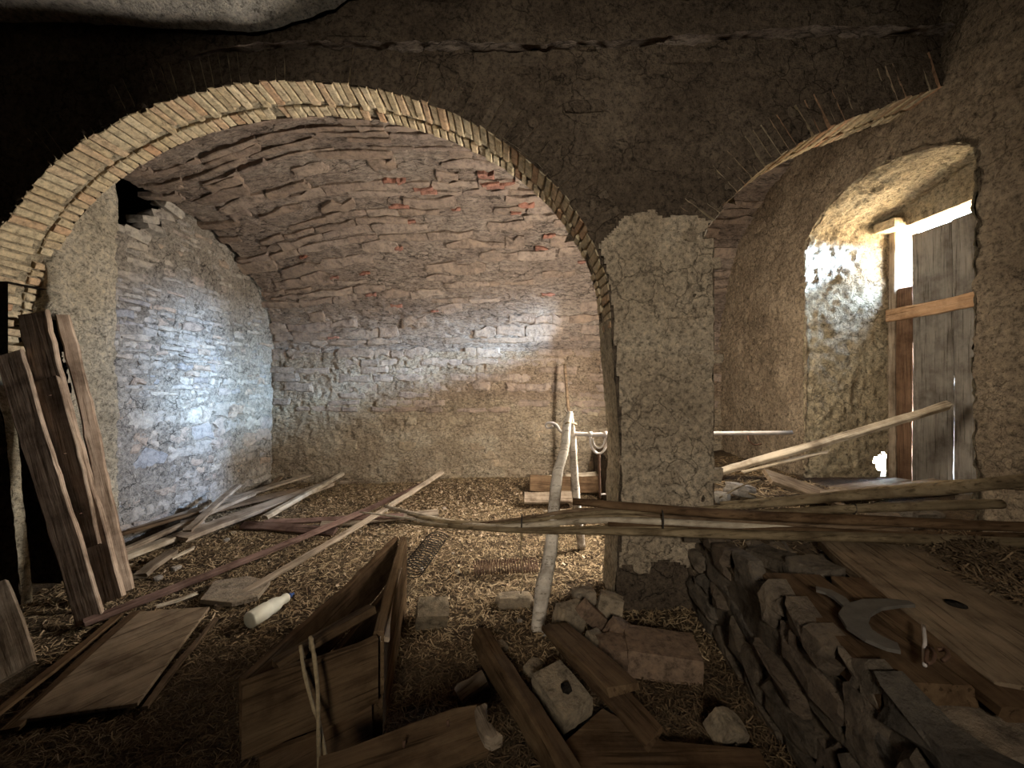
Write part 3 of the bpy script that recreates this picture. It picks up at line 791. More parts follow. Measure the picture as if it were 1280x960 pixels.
T(slab('flat_stone', [(p.x, p.y) for p in sp[::-1]][::-1], .015, .03, M_RUBBLE), 'flat broken stone slab on the straw left of the long lath', 'stone')
T(plank('stick', PF(192, 760, .03), PF(248, 741, .04), .03, .018, (0, 0, 1), W_PALE, None, (.04, .05), seed=20), 'short pale splintered stick lying behind the floor panel', 'stick')
T(plank('stick', PF(214, 699, .05), PF(245, 683, .06), .035, .02, (0, 0, 1), W_PALE, None, (.03, .05), seed=21), 'short whitish stick near the plank pile by the left wall', 'stick')

# --- long lath and dark rail crossing the floor
T(plank('long_lath', P(268, 766, 2.72)+Vector((0, 0, .02)), P(556, 589, 4.85), .055, .028, (.1, -.5, 1), W_GREY, None, (.03, .04), seed=22, bow=-.02),
  'long grey lath rising from the floor panel towards the back wall', 'lath')
T(plank('long_rail', PF(104, 786, .02)+Vector((0, 0, .03)), P(535, 603, 4.9), .05, .04, (.1, -.3, 1), W_RAIL, None, seed=23, bow=-.03),
  'long dark purple brown rail running beside the grey lath', 'rail')
T(plank('rail', PF(302, 657, .05), PF(420, 664, .05), .10, .035, (0, -.6, 1), W_RAIL, None, seed=24), 'wide reddish rail lying flat behind the long lath, left part', 'rail')
T(plank('rail', PF(330, 652, .09), PF(505, 645, .10), .06, .03, (0, -.6, 1), W_RAIL, None, seed=25), 'thin dark rail lying on straw behind the crossing of the long lath', 'rail')
T(plank('board', PF(400, 656, .06), PF(548, 640, .08), .11, .03, (0, -.3, 1), W_GREY, None, seed=26), 'grey board under the fanned tips of the canes', 'board')

# --- pile of planks at the foot of the left wall
G = 'planks piled at the foot of the left wall'
def fl(a, za, b_, zb, w, t, mat, label, seed, nrm=(0, -.2, 1), cat='plank', rag=(.03, .03), name='plank'):
    return T(plank(name, PF(a[0], a[1], za), PF(b_[0], b_[1], zb), w, t, nrm, mat, None, rag, seed=seed), label, cat, G)
fl((222, 674), .08, (412, 604), .12, .20, .045, W_GREY, 'widest pale grey plank of the pile, nearest to the straw floor', 31)
fl((330, 648), .17, (428, 592), .17, .07, .05, W_PALE, 'bright narrow scantling lying on the widest pile plank', 32)
fl((160, 665), .15, (385, 594), .15, .12, .03, W_GREY, 'long grey plank farther back in the pile against the wall', 33)
fl((150, 690), .16, (318, 617), .16, .06, .04, W_GREY, 'thin grey batten in the middle of the pile', 34)
fl((232, 665), .17, (298, 606), .34, .08, .03, W_GREY, 'short plank tilted up across the pile', 35)
fl((140, 702), .06, (262, 655), .09, .10, .05, W_PALE, 'pale split board end at the near left of the pile', 36)
fl((172, 722), .05, (214, 690), .07, .10, .04, W_GREY, 'short dusty board lying near the foot of the narrow leaning plank', 37)
fl((256, 640), .11, (375, 612), .11, .14, .03, W_BROWN, 'brown board lying flat under the pile', 38)
fl((330, 612), .12, (352, 596), .14, .07, .03, W_BROWN, 'small dark block of wood at the far corner of the pile', 39)
fl((120, 676), .18, (250, 640), .20, .05, .03, W_DARK, 'dark thin strip at the back left of the pile', 40)
T(boulder('stone', PF(256, 632, .18), (.12, .10, .12), M_LSTONE, (0, 0, .4), 41), 'whitish rounded stone lying on the plank pile', 'stone')
T(boulder('stone', PF(240, 655, .12), (.20, .15, .10), M_LSTONE, (0, 0, .9), 42), 'grey stone wedged under the tilted short plank', 'stone')
G = 'boards along the back wall'
T(plank('board', PF(426, 602, .03), PF(560, 600, .05), .12, .04, (0, -.2, 1), W_GREY, None, seed=43), 'grey board lying along the foot of the back wall', 'board')
T(plank('board', PF(655, 622, .16), PF(722, 622, .16), .16, .05, (0, -.7, 1), W_GREY, None, seed=44), 'short grey board on edge behind the forked pole', 'board')
T(plank('board', P(662, 604, 5.3), P(762, 606, 5.3), .22, .04, (0, -1, .3), W_DARK, None, seed=45), 'dark upright board behind the stirrup handle', 'board')
T(plank('board', PF(700, 641, .06), PF(775, 640, .06), .09, .03, (0, -.3, 1), W_PALE, None, seed=46), 'pale board standing in for a strip of light on the floor left of the pier', 'board')  # pale wood colour stands in for a bright strip on the floor
T(plank('board', P(664, 600, 5.55), P(780, 592, 5.5), .14, .05, (0, -.4, 1), W_PALE, None, (.08, .02), seed=47), 'pale ledge board standing in for a strip of light at the back wall', 'board')  # light along the wall foot is put into this board's pale colour
T(tube('stick', [P(706, 455, 5.62), P(710, 505, 5.5), P(716, 566, 5.35), P(720, 628, 5.15)], [.022, .024, .026, .028], W_BROWN, None, 8, 4, .05), 'brown stick leaning upright on the back wall behind the forked pole', 'stick')

# --- trestle of two rough poles with the iron bar
apex = P(712, 516, 3.15)
tr = empty('pole_trestle', (apex.x, apex.y, 0)); T(tr, 'trestle of two pale crooked poles standing in the straw', 'trestle')
a = [P(671, 790, 2.50), P(679, 735, 2.56), P(688, 690, 2.66), P(692, 640, 2.76), P(697, 592, 2.90), P(706, 560, 3.02), P(709, 530, 3.10), P(713, 515, 3.14)]
l1 = tube('leg', a, [.040, .052, .046, .042, .040, .034, .034, .020], W_LITPOLE, tr, 10, 5, .05, seed=3); l1['label'] = 'front pole with a kink, pale and peeled'
l2 = tube('leg', [P(727, 684, 3.66), P(722, 640, 3.52), P(718, 590, 3.38), P(716, 550, 3.24), P(713, 517, 3.20)], [.040, .038, .034, .030, .022], W_LITPOLE, tr, 10, 5, .05, seed=4); l2['label'] = 'rear pole'
tube('tie', [P(710, 528, 3.06), P(706, 532, 3.12), P(713, 534, 3.28), P(720, 530, 3.2)], .007, ROPE, tr, 6, 5, closed=True)
tube('peg', [P(706, 512, 3.15), P(712, 520, 3.18)], .008, W_PALE, tr, 6, 2)
br = empty('hooked_bar', P(712, 543, 3.22)); T(br, 'long pale iron bar laid through the trestle, ending behind the pier', 'bar')
tube('bar', [P(706, 541, 3.22), P(735, 543, 3.22), P(760, 543, 3.22), P(850, 542, 3.24), P(990, 541, 3.22)], .017, I_PALE, br, 8, 5)
tube('hook', [P(706, 541, 3.22), P(700, 538, 3.22), P(694, 530, 3.22), P(684, 529, 3.22), P(683, 534, 3.22), P(687, 535, 3.22), P(691, 532, 3.20)], [.016, .012, .011, .010, .009, .008, .007], I_PALE, br, 8, 5)
tube('collar', [P(736, 543, 3.22), P(740, 543, 3.22)], .024, I_PALE, br, 8, 1)
tube('collar', [P(755, 543, 3.22), P(759, 543, 3.22)], .026, I_PALE, br, 8, 1)
tube('end_hook', [P(935, 541, 3.23), P(936, 550, 3.21), P(943, 556, 3.21), P(952, 555, 3.21)], .008, I_RUST, br, 6, 5)
st = empty('stirrup_handle', P(748, 545, 3.19)); T(st, 'iron fork with a rounded stirrup handle hanging from the bar', 'iron fork')
tube('stirrup', [P(738, 546, 3.20), P(738.5, 556, 3.20), P(743, 564, 3.20), P(748.5, 567, 3.20), P(754, 564, 3.20), P(758, 556, 3.20), P(758.5, 546, 3.20)], .010, I_PALE, st, 8, 6)
tube('inner_loop', [P(741, 548, 3.20), P(743, 556, 3.20), P(749, 560, 3.20), P(754, 556, 3.20), P(756, 548, 3.20)], .007, I_PALE, st, 8, 6)
tube('stem', [P(748.5, 567, 3.20), P(749, 590, 3.20), P(750, 622, 3.20)], [.014, .011, .010], I_RUST, st, 8, 3)
tube('foot', [P(750, 622, 3.20), P(752, 618, 3.20), P(764, 618, 3.20)], .008, I_PALE, st, 6, 3)

# --- bundle of long canes and laths across the middle
G = 'canes and laths of the long horizontal bundle'
def cane(pts, r, mat, label, flat=1.0, seed=0, name='cane', cat='cane'):
    r = [q*1.3 for q in r]
    return T(tube(name, [P(*p) for p in pts], r, mat, None, 8, 5, .06, flat, seed=seed), label, cat, G)
cane([(716, 627, 2.66), (800, 634, 2.60), (890, 641, 2.52), (1000, 647, 2.40), (1100, 651, 2.32), (1200, 656, 2.25), (1290, 659, 2.20)], [.030, .034, .036, .038, .038, .036, .034], W_DARK, 'thick dark lath on top of the bundle left of centre, starting at the trestle', .6, 1, 'lath', 'lath')
cane([(870, 636, 2.60), (960, 630, 2.50), (1060, 620, 2.42), (1172, 612, 2.32), (1290, 599, 2.20)], [.010, .018, .024, .028, .030], W_REED, 'upper thick reed slanting up to the right edge with a dark tie', 1, 2)
cane([(900, 643, 2.56), (980, 640, 2.48), (1067, 636, 2.40), (1160, 632, 2.34), (1252, 630, 2.30)], [.014, .018, .022, .024, .022], W_REED, 'reed with a rounded cut end at the right above the dark lath', 1, 3)
cane([(560, 657, 2.72), (650, 663, 2.62), (765, 664, 2.56), (890, 667, 2.46), (1050, 671, 2.36), (1160, 674, 2.28), (1300, 679, 2.2)], [.014, .020, .026, .030, .032, .030, .030], W_REED, 'lowest long lath of the bundle with a pale upper edge', .7, 4, 'lath', 'lath')
cane([(482, 633, 3.35), (530, 645, 3.12), (580, 655, 2.90), (640, 658, 2.74), (760, 650, 2.62), (900, 656, 2.52), (1080, 662, 2.42)], [.012, .015, .017, .018, .020, .022, .020], W_PALE, 'pale bent cane reaching farthest left of the bundle', .8, 5)
cane([(520, 646, 3.05), (570, 653, 2.92), (640, 655, 2.80), (720, 648, 2.70), (820, 646, 2.62), (930, 652, 2.54)], [.010, .014, .016, .018, .020, .016], W_REED, 'brown cane under the pale bent one', .8, 6)
cane([(497, 652, 3.1), (560, 658, 2.88), (640, 662, 2.72), (760, 660, 2.60), (860, 662, 2.52)], [.010, .013, .015, .017, .014], W_REED, 'thin cane along the underside of the left part', .8, 7)
cane([(510, 643, 3.15), (570, 652, 2.96), (650, 652, 2.78), (740, 641, 2.66), (840, 640, 2.60), (960, 646, 2.50)], [.008, .012, .014, .016, .018, .014], W_REED, 'cane passing through the tie beside the front trestle pole', .8, 8)
cane([(600, 654, 2.86), (660, 647, 2.74), (740, 637, 2.68), (860, 648, 2.58), (1000, 655, 2.46), (1140, 664, 2.36)], [.010, .014, .018, .020, .022, .018], W_BROWN, 'reddish lath arching over the left part of the bundle', .6, 9, 'lath', 'lath')
cane([(900, 629, 2.80), (1000, 622, 2.66), (1100, 612, 2.56), (1200, 604, 2.42), (1290, 609, 2.26)], [.010, .014, .016, .018, .018], W_REED, 'thin reed behind the upper thick reed at right', 1, 10)
cane([(760, 655, 2.60), (880, 659, 2.54), (1000, 663, 2.44), (1120, 668, 2.36), (1300, 671, 2.27)], [.016, .020, .022, .024, .024], W_DARK, 'dark cane between the thick lath and the lowest lath', .8, 11)
cane([(450, 640, 3.5), (510, 648, 3.2), (560, 657, 2.96), (620, 661, 2.80), (700, 656, 2.70)], [.006, .009, .011, .012, .010], W_PALE, 'shortest pale cane fanning out at the left tip', .8, 12)
def tie(px, py, Y, h, label, seed, mat=I_DARK):
    pts = [P(px, py, Y)+Vector((.004*math.sin(k), math.cos(a_)*h*.75, math.sin(a_)*h)) for k, a_ in enumerate([i*2*math.pi/8 for i in range(8)])]
    return T(tube('wire_tie', pts, .0055, mat, None, 6, 4, closed=True, seed=seed), label, 'wire', 'wire ties around the bundle')
tie(652, 656, 2.73, .070, 'wire tie around the bundle left of the front pole', 1)
tie(825, 650, 2.57, .085, 'wire tie around the bundle in front of the pier', 2)
tie(1067, 636, 2.40, .030, 'thin tie around the rounded reed', 3)
tie(1172, 612, 2.37, .036, 'dark tie around the upper thick reed', 4)
T(tube('hanging_string', [P(652, 668, 2.73), P(651, 690, 2.73), P(653, 715, 2.72), P(651, 742, 2.72)], .004, ROPE, None, 6, 4), 'thin string hanging from the left tie of the bundle', 'string')
T(tube('knot', [P(652, 664, 2.68), P(652, 674, 2.68)], [.012, .009], ROPE, None, 6, 2), 'pale knot of the string under the left tie', 'knot')

# --- wire springs on the straw
def spring(name, c0, c1, rad, turns, label, mat=I_RUST):
    d = c1-c0; L = d.length; x = d.normalized(); z = Vector((0, 0, 1)); y = z.cross(x).normalized()
    pts = []
    for k in range(int(turns*8)+1):
        a_ = k/8*2*math.pi; s = k/(turns*8)
        pts.append(c0+x*(L*s)+y*(math.cos(a_)*rad)+z*(math.sin(a_)*rad*.55+rad*.5))
    return T(tube(name, pts, .0035, mat, None, 4, 2), label, 'wire')
spring('wire_coil', PF(592, 716, .03), PF(672, 712, .03), .085, 24, 'long coil of pale wire lying on sunlit straw beside the front pole', I_RUST)
spring('wire_coil', PF(512, 724, .03), PF(548, 676, .03), .10, 16, 'dark crumpled wire coil beside the far corner of the crate', I_DARK)

# --- tapered wooden crate in the foreground
cr_ = empty('wooden_crate', (-.80, 1.9, 0)); T(cr_, 'tapered open wooden crate of old boards in the foreground', 'crate')
zt = .50
A1, A2 = Vector((-.825, 2.74, zt+.01)), Vector((-.775, 2.76, zt+.01))
Bq, Cq = Vector((-.590, 1.70, zt+.01)), Vector((-1.00, 1.42, zt-.02))
def wallboard(name, a_, b_, z0, z1, th, mat, seed, rag=(.004, .01)):
    mid0 = Vector((a_.x, a_.y, (z0+z1)/2)); mid1 = Vector((b_.x, b_.y, (z0+z1)/2)); d = (mid1-mid0)
    n_ = Vector((d.y, -d.x, 0))
    return plank(name, mid0, mid1, z1-z0, th, n_, mat, cr_, rag, seed=seed, wob=.006)
bb = wallboard('left_board', A1, Cq, .26, .51, .03, W_DARK, 51); wallboard('left_board', A1+Vector((.01, .02, 0)), Cq+Vector((.06, .06, 0)), .0, .255, .03, W_DARK, 52)
wallboard('right_board', A2, Bq, .24, .515, .045, W_CRATE, 53); wallboard('right_board', A2, Bq+Vector((-.01, .02, 0)), .0, .235, .04, W_CRATE, 54)
wallboard('front_board', Cq+Vector((0, -.02, 0)), Bq+Vector((0, -.015, 0)), .22, .50, .04, W_CRATE, 55, (.03, .004))
wallboard('front_board', Cq+Vector((.05, .02, 0)), Bq+Vector((-.03, 0, 0)), .0, .20, .03, W_DARK, 56)
plank('floor_board', Vector((-.88, 1.55, .05)), Vector((-.80, 2.6, .05)), .28, .02, (0, 0, 1), W_DARK, cr_, seed=57, taper=.4)
k_ = plank('cross_bar', Vector((-.93, 1.50, .50)), Vector((-.655, 1.80, .55)), .085, .035, (-.2, .2, 1), W_CRATE, cr_, (.01, .004), seed=58)
plank('cleat', P(495, 712, 2.38)+Vector((0, 0, .01)), P(478, 800, 1.70)+Vector((0.0, 0, .0)), .05, .02, (.3, 0, 1), W_GREY, cr_, seed=59)  # paler wood stands in for light along the crate rim
rp_ = empty('tied_rope', P(388, 820, 1.45)); T(rp_, 'old rope looped over the front board of the crate', 'rope')
tube('rope', [P(380, 822, 1.56), P(376, 808, 1.50), P(380, 838, 1.47), P(388, 870, 1.46), P(392, 885, 1.45), P(399, 905, 1.45), P(408, 950, 1.42)], .007, ROPE, rp_, 7, 5, .15)
tube('rope', [P(389, 815, 1.58), P(388, 797, 1.50), P(392, 815, 1.47), P(397, 860, 1.45), P(398, 910, 1.42), P(399, 990, 1.40)], .0075, ROPE, rp_, 7, 5, .15)

# --- plastic bottle
bt = empty('plastic_bottle', PF(335, 768, .045)); T(bt, 'dusty white plastic bottle lying on its side in the straw', 'bottle')
b0, b1 = PF(311, 778, .05)+Vector((0, 0, .01)), PF(366, 744, .05)+Vector((0, 0, .01))
d = b1-b0
def lathe(name, prof, p0, dirv, mat, parent, sides=20):
    m, _ = frame(p0, p0+dirv, (0, 0, 1)); vs = []; fs = []; L = dirv.length
    for s, r_ in prof:
        for k in range(sides):
            a_ = 2*math.pi*k/sides; vs.append((s*L, math.cos(a_)*r_, math.sin(a_)*r_))
    for i in range(len(prof)-1):
        for k in range(sides):
            fs.append((i*sides+k, i*sides+(k+1) % sides, (i+1)*sides+(k+1) % sides, (i+1)*sides+k))
    fs.append(tuple(range(sides-1, -1, -1))); fs.append(tuple((len(prof)-1)*sides+k for k in range(sides)))
    ob = mesh(name, vs, fs, mat, parent, True)
    ob.matrix_local = Matrix.Translation(-parent.location) @ m
    return ob
lathe('bottle_body', [(0, .036), (.01, .050), (.03, .054), (.36, .054), (.40, .050), (.44, .048), (.50, .050), (.56, .048), (.62, .044), (.68, .034), (.74, .030), (.80, .034), (.86, .030), (.90, .014)], b0, d, PLAST, bt)
c_ = lathe('cap', [(.89, .012), (.895, .017), (.95, .017), (.96, .010), (1.0, .008), (1.02, .010)], b0, d, BLUE, bt, 14); c_['label'] = 'blue spout cap'

# --- boards in the foreground
fb = empty('nailed_board', PF(520, 1000, .3)); T(fb, 'wide brown board with a cleat at its end in the near foreground', 'board')
q0, q1 = P(395, 985, 1.20), P(603, 912, 1.38)
plank('board', q0, q1, .17, .035, (-.25, -.35, 1), W_CRATE, fb, (.004, .006), seed=61)
plank('cleat', P(598, 890, 1.44), P(618, 932, 1.30), .045, .05, (.1, -.3, 1), W_GREY, fb, (.01, .01), seed=62)
for x_, y_ in ((505, 938), (560, 912)):
    tube('nail', [P(x_, y_, 1.28)+Vector((0, 0, .012)), P(x_, y_, 1.28)+Vector((0, 0, .03))], .005, I_RUST, fb, 6, 1)
T(plank('beam', PF(603, 797, .09), PF(712, 985, .16), .10, .11, (.35, -.1, 1), W_CRATE, None, (.005, .01), seed=63, wob=.006), 'heavy squared beam lying from the centre floor towards the viewer', 'beam')
T(plank('short_board', PF(694, 782, .22), PF(785, 868, .28), .17, .03, (.25, -.25, 1), W_CRATE, None, (.01, .05), seed=64), 'short brown board resting across the rubble stones with a cut corner', 'board')
T(plank('thin_board', PF(700, 795, .14), PF(822, 930, .17), .12, .022, (-.1, -.1, 1), W_DARK, None, (.01, .05), seed=65), 'thin dark board lying under the short brown board', 'board')
sp = [PF(706, 935, .05), PF(752, 893, .05), PF(830, 935, .05), PF(950, 945, .05), PF(975, 1010, .05), PF(700, 1010, .05)]
T(slab('dark_board', [(p.x, p.y) for p in sp[::-1]], .05, .03, W_DARK), 'dark flat board at the bottom edge between beam and ledge', 'board')
T(plank('wood_block', PF(572, 874, .03), PF(606, 846, .06), .085, .05, (.2, -.3, 1), W_GREY, None, (.02, .02), seed=66), 'short dusty piece of wood between crate and beam', 'wood')

# --- stones and bricks
def stone(px, py, z, size, rot, label, seed, mat=M_RUBBLE, boxy=.6, name='stone', cat='stone', rgh=.12, group='rubble stones before the pier', lift=None):
    p = PF(px, py, z); return T(boulder(name, p, size, mat, rot, seed, None, boxy, 8, rgh), label, cat, group)
stone(540, 768, .06, (.22, .18, .16), (.3, .1, .2), 'squarish pale stone on the straw beside the crate', 1, boxy=.85, group=None)
stone(643, 750, .04, (.26, .11, .09), (0, 0, .05), 'long low stone half buried beside the front trestle pole', 2, boxy=.4, group=None)
stone(730, 745, .16, (.16, .12, .10), (0, 0, .2), 'small whitish stone topmost of the rubble by the pier', 3, boxy=.5)
stone(711, 775, .12, (.20, .12, .22), (.2, .1, .5), 'grey upright stone at the left of the rubble heap', 4, boxy=.8)
stone(741, 770, .16, (.10, .08, .27), (.35, -.75, .2), 'long brick tilted across the middle of the rubble heap', 5, M_RBRICK, .95, 'brick', 'brick', .04)
stone(762, 762, .12, (.17, .10, .20), (-.1, .2, -.2), 'flat upright stone next to the pier corner', 6, boxy=.85)
stone(772, 790, .10, (.13, .10, .14), (.3, .5, .4), 'reddish wedge shaped stone right of the tilted brick', 7, M_RBRICK, .8)
stone(744, 803, .08, (.11, .10, .11), (.2, .2, .7), 'small cube like stone in front of the tilted brick', 8, boxy=.8)
stone(826, 818, .07, (.42, .26, .16), (0, .03, -.18), 'large squared block with straw on it near the pier foot', 9, M_RBRICK, .93, 'stone_block', 'stone block', .05)
stone(772, 815, .07, (.22, .2, .14), (0, .1, .4), 'rough reddish stone under the straw left of the large block', 10, M_RBRICK, .7)
stone(702, 868, .11, (.19, .27, .10), (.12, -.05, .55), 'pale squared block with a hole near the beam', 11, boxy=.93, name='holed_block', cat='stone block', rgh=.05)
hb = bpy.data.objects.get('holed_block')
hh_ = tube('hole', [Vector((.0, 0, .0)), Vector((.012, 0, .0)), Vector((0, .004, .016))], [.026, .030, .024], M_DARK, None, 7, 1, .3)
hh_.parent = hb; hh_.location = (.0, -.02, .040)
stone(690, 845, .06, (.12, .08, .06), (0, 0, .6), 'small wood coloured chunk behind the holed block', 12, M_RBRICK, .8)
stone(909, 912, .06, (.14, .12, .12), (.3, .4, .3), 'pale angular stone alone on the floor beside the ledge', 13, boxy=.7, group=None)
stone(925, 952, .03, (.09, .08, .07), (.3, .1, .8), 'small dark stone at the bottom edge below the angular stone', 14, M_DSTONE, .7, group=None)
stone(620, 810, .02, (.14, .08, .05), (0, 0, .4), 'small flat stone on the straw near the end of the beam', 15, boxy=.5, group=None)
stone(668, 835, .02, (.12, .10, .05), (0, 0, .9), 'flat dirt covered stone between beam and short board', 16, boxy=.5, group=None)
for i in range(30):
    px, py = RN.uniform(150, 760), RN.uniform(625, 800)
    if 300 < px < 520 and py > 690: continue
    s = RN.uniform(.015, .05)
    p = PF(px, py, .01); 
    if i < 46: T(boulder('pebble', p, (s*1.4, s, s*.8), RN.choice([M_RUBBLE, M_LSTONE]), (0, 0, RN.uniform(0, 3)), 200+i, None, .5, 3, .2), 'small crumb of stone or mortar lying on the straw floor', 'pebble', 'crumbs on the straw floor')

# --- things on the ledge
lb = empty('holed_board', (1.97, 1.75, .62)); T(lb, 'wide thick worn board with a round hole lying on the ledge', 'board')
hv, fs = [], []
mb, L = frame((2.20, 2.36, .62), (1.80, 1.20, .60), (0, 0, 1))
plank('board', (2.20, 2.36, .60), (1.83, 1.17, .60), .56, .062, (0, 0, 1), W_BOARD, lb, (.01, .02), seed=71, wob=.008)
hp = PF(1195, 755, .635)
tube('knot_hole', [hp-lb.location*0+Vector((0, 0, -.002)), hp+Vector((0, 0, .002))], [.034, .034], M_DARK, lb, 12, 1, .1)
T(plank('squared_beam', (1.46, 2.02, .545), (1.385, 1.27, .545), .30, .13, (0, 0, 1), W_DARK, None, (.02, .005), seed=72, wob=.005), 'dark squared timber on the edge of the ledge left of the holed board', 'beam')
T(plank('board', (1.70, 1.95, .60), (1.58, 1.16, .59), .17, .05, (0, 0, 1), W_DARK, None, (.02, .02), seed=73), 'narrow dark board between the timber and the holed board', 'board')
def strip(name, pts, w, t, mat, parent=None):
    vs = []; n = len(pts)
    for i, p in enumerate(pts):
        d_ = (pts[min(i+1, n-1)]-pts[max(i-1, 0)]).normalized(); s = Vector((-d_.y, d_.x, 0)).normalized()
        ww = w[i]/2
        vs += [p-s*ww, p+s*ww, p+s*ww+Vector((0, 0, t)), p-s*ww+Vector((0, 0, t))]
    fs = [(0, 1, 2, 3), (4*n-1, 4*n-2, 4*n-3, 4*n-4)]
    for i in range(n-1):
        for k in range(4): a_ = i*4+k; b_ = i*4+(k+1) % 4; fs.append((a_, a_+4, b_+4, b_))
    c0_ = pts[0].copy(); ob = mesh(name, [v-c0_ for v in vs], fs, mat, parent); ob.location = c0_ if parent is None else c0_-parent.location; return ob
zz = .635
cp = [PF(x_, y_, zz) for x_, y_ in ((1140, 757), (1118, 756), (1090, 758), (1072, 765), (1066, 776), (1074, 789), (1092, 801), (1110, 809), (1124, 813))]
T(strip('leather_collar', cp, [.03, .05, .07, .085, .09, .085, .08, .07, .05], .014, LEATH), 'curved grey leather strap shaped like a horseshoe on the dark timber', 'strap')
cp = [PF(x_, y_, zz) for x_, y_ in ((1020, 738), (1036, 742), (1050, 750), (1062, 762))]
T(strip('strap_end', cp, [.04, .05, .05, .04], .012, LEATH), 'loose straight end of grey leather strap behind the curved one', 'strap')
bk = empty('iron_buckle', PF(1158, 800, .63)); T(bk, 'rusty iron hook and buckle beside the edge of the holed board', 'hook')
tube('pin', [PF(1154, 782, .66), PF(1156, 800, .66), PF(1155, 815, .64), PF(1156, 832, .64)], .006, I_PALE, bk, 6, 3)
tube('ring', [PF(1160, 810, .65), PF(1168, 816, .65), PF(1166, 826, .65), PF(1158, 828, .65)], .006, I_RUST, bk, 6, 4, closed=True)
tube('hook', [PF(1172, 812, .65), PF(1182, 812, .66), PF(1185, 820, .66), PF(1178, 826, .65)], .007, I_RUST, bk, 6, 4)
G = 'stones at the near end of the ledge'
def lstone_(px, py, z, size, rot, label, seed, mat=M_DSTONE, boxy=.75):
    return T(boulder('stone', PF(px, py, z), size, mat, rot, seed, None, boxy, 8, .14), label, 'stone', G)
lstone_(1128, 912, .40, (.26, .24, .24), (0, 0, .3), 'big dark squared stone at the near left corner of the ledge', 401)
lstone_(1232, 930, .44, (.42, .24, .20), (.1, 0, .1), 'broad yellowish stone at the bottom right corner', 402, M_RUBBLE, .7)
lstone_(1240, 872, .50, (.24, .18, .14), (0, .1, .2), 'rounded grey stone under the near end of the holed board', 403, M_DSTONE, .6)
lstone_(1150, 850, .50, (.30, .14, .07), (0, 0, .2), 'flat dark stone in front of the timber end', 404, M_DSTONE, .8)
lstone_(1018, 715, .55, (.22, .20, .12), (0, 0, .2), 'flat stone at the far end of the timber near the bundle', 405, M_DSTONE, .8)
lstone_(965, 705, .50, (.20, .22, .16), (0, 0, .5), 'squarish stone on the ledge edge under the bundle', 406, M_DSTONE, .85)
# right bay
def pz(px, py, z): return PF(px, py, z)
T(plank('tilted_plank', pz(958, 594, .82), pz(1052, 628, .63), .27, .035, (.3, -.3, 1), W_BOARD, None, (.01, .01), seed=81), 'wide dusty plank tilted on the rubble beyond the pier', 'plank', None)
lt_ = T(plank('leaning_lath', P(892, 593, 4.0), P(1190, 505, 3.30), .075, .05, (.2, -.6, 1), W_PALE, None, (.05, .05), seed=82, wob=.005), 'long pale splintered scantling leaning from the rubble up to the door', 'scantling')
T(plank('splinter_lath', P(925, 590, 3.9), P(1040, 560, 3.65)+Vector((0, 0, -.03)), .035, .02, (.2, -.6, 1), W_PALE, None, (.08, .08), seed=83), 'thin splinter of wood hanging under the pale scantling', 'lath')
T(boulder('stone', pz(925, 612, .70), (.22, .16, .10), M_LSTONE, (0, .2, .3), 84, None, .7), 'pale angular stone right of the pier under the tilted plank', 'stone')
T(boulder('stone', pz(902, 622, .66), (.15, .12, .09), M_LSTONE, (0, .1, .9), 85, None, .7), 'small grey stone touching the right edge of the pier', 'stone')
T(tube('twig', [pz(893, 604, .72), pz(920, 612, .70), pz(955, 622, .68), pz(985, 630, .66)], .007, W_REED, None, 6, 4), 'thin greenish twig lying below the tilted plank', 'twig')
T(tube('twig', [pz(900, 622, .68), pz(930, 606, .76), pz(950, 600, .80)], .006, W_REED, None, 6, 4), 'short twig crossing over the pale angular stone', 'twig')
T(plank('board', pz(1020, 622, .68), pz(1180, 603, .70), .16, .03, (0, -.1, 1), W_GREY, None, seed=86), 'dusty board lying at the foot of the boarded door', 'board')
T(plank('board', pz(1045, 612, .67), pz(1130, 600, .66), .12, .03, (0, 0, 1), W_GREY, None, (.05, .05), seed=87), 'short board under the far wall of the right bay', 'board')
T(boulder('stone', pz(1215, 625, .68), (.2, .12, .06), M_DSTONE, (0, 0, .2), 88, None, .6), 'flat stone on the ledge behind the upper reed', 'stone')

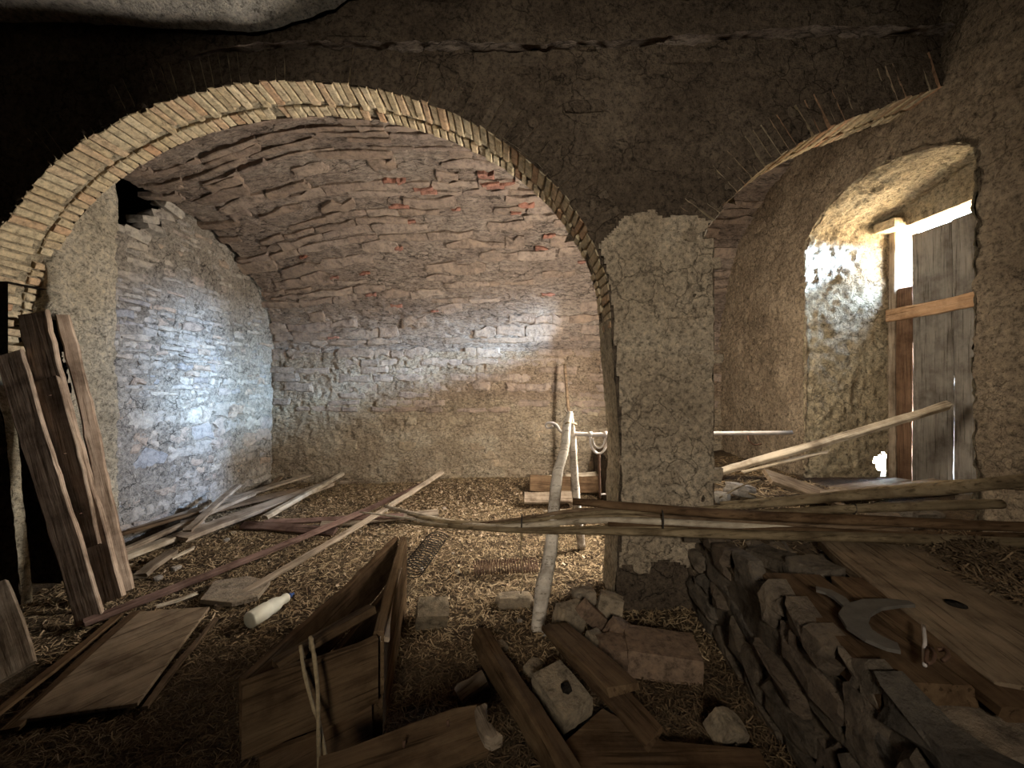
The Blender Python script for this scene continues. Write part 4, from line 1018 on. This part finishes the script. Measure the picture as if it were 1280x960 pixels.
# --- straw: countless, so one object each
def straws(name, n, region, zf, seed, lw_=(.015, .07), wd=.0022, up=.35, mat=None, dens=None):
    R = np.random.RandomState(seed)
    x = R.uniform(region[0], region[1], n); y = R.uniform(region[2], region[3], n)
    if dens is not None:
        k = R.uniform(0, 1, n) < dens(x, y); x, y = x[k], y[k]; n = len(x)
    z = zf(x, y)+R.uniform(.0, .016, n)
    a_ = R.uniform(0, 2*np.pi, n); el = R.normal(0, up, n); L = R.uniform(lw_[0], lw_[1], n)
    d_ = np.stack([np.cos(a_)*np.cos(el), np.sin(a_)*np.cos(el), np.abs(np.sin(el))], -1)
    s = np.stack([-np.sin(a_), np.cos(a_), R.uniform(-.6, .6, n)], -1)*(wd*R.uniform(.6, 1.8, n))[:, None]
    c = np.stack([x, y, z], -1)
    bend = np.stack([R.uniform(-.2, .2, n), R.uniform(-.2, .2, n), R.uniform(0, .25, n)], -1)*L[:, None]
    p0 = c-d_*L[:, None]/2; p1 = c+bend*.5; p2 = c+d_*L[:, None]/2
    for p_ in (p0, p1, p2): p_[:, 2] = np.maximum(p_[:, 2], z-.004)
    V_ = np.stack([p0-s, p0+s, p1-s, p1+s, p2-s, p2+s], 1).reshape(-1, 3)
    b_ = np.arange(n)[:, None]*6
    Fc = np.concatenate([b_+np.array([0, 1, 3, 2]), b_+np.array([2, 3, 5, 4])], 0)
    return mesh(name, V_, Fc, mat or STRAW_L)
def strawmat(name, cols):
    m, nt, b = newmat(name)
    g_ = nt.nodes.new('ShaderNodeNewGeometry')
    col = ramp(nt, g_.outputs['Random Per Island'], [(i/(len(cols)-1), c) for i, c in enumerate(cols)])
    nt.links.new(col, b.inputs['Base Color']); b.inputs['Roughness'].default_value = .8
    return m
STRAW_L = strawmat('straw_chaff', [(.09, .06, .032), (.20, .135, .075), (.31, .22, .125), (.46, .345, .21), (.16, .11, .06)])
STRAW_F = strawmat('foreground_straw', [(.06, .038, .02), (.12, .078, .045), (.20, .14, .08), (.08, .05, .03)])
STRAW_D = strawmat('ledge_hay', [(.10, .065, .04), (.18, .13, .08), (.28, .20, .12), (.12, .08, .05)])
CHIP = strawmat('wood_chips', [(.30, .20, .12), (.46, .34, .22), (.60, .48, .34)])
bpy.context.view_layer.update()
zfl = lambda x, y: fz(x, y)
T(straws('straw', 60000, (-3.6, 1.3, 2.2, 6.3), zfl, 1), 'brown straw and chaff covering the floor under the vault', 'straw', kind='stuff')
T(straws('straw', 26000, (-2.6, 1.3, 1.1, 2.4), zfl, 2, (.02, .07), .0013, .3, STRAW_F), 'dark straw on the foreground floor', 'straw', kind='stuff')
def cd_(x, y): return np.clip(.9-((x+1.2)/1.9)**2-((y-4.9)/1.3)**2, .04, 1)
T(straws('wood_chips', 16000, (-3.6, 1.2, 2.6, 6.1), zfl, 3, (.012, .04), .006, .3, CHIP, cd_), 'pale wood chips scattered over the straw near the back wall', 'wood chips', kind='stuff')
T(straws('hay', 15000, (2.25, 3.08, 1.55, 2.35), lambda x, y: .60+.05*sst((x-2.3)/.3)+.03*np.sin(x*9)*np.cos(y*7), 4, (.05, .16), .0022, .3, STRAW_D), 'dark hay heaped behind the holed board at the right edge', 'hay', kind='stuff')
T(straws('hay', 5000, (1.3, 3.05, 2.4, 5.2), lambda x, y: lt(x, y)-.002, 5, (.03, .12), .002, .25, STRAW_L), 'dry stalks scattered on the rubble of the right bay', 'hay', kind='stuff')
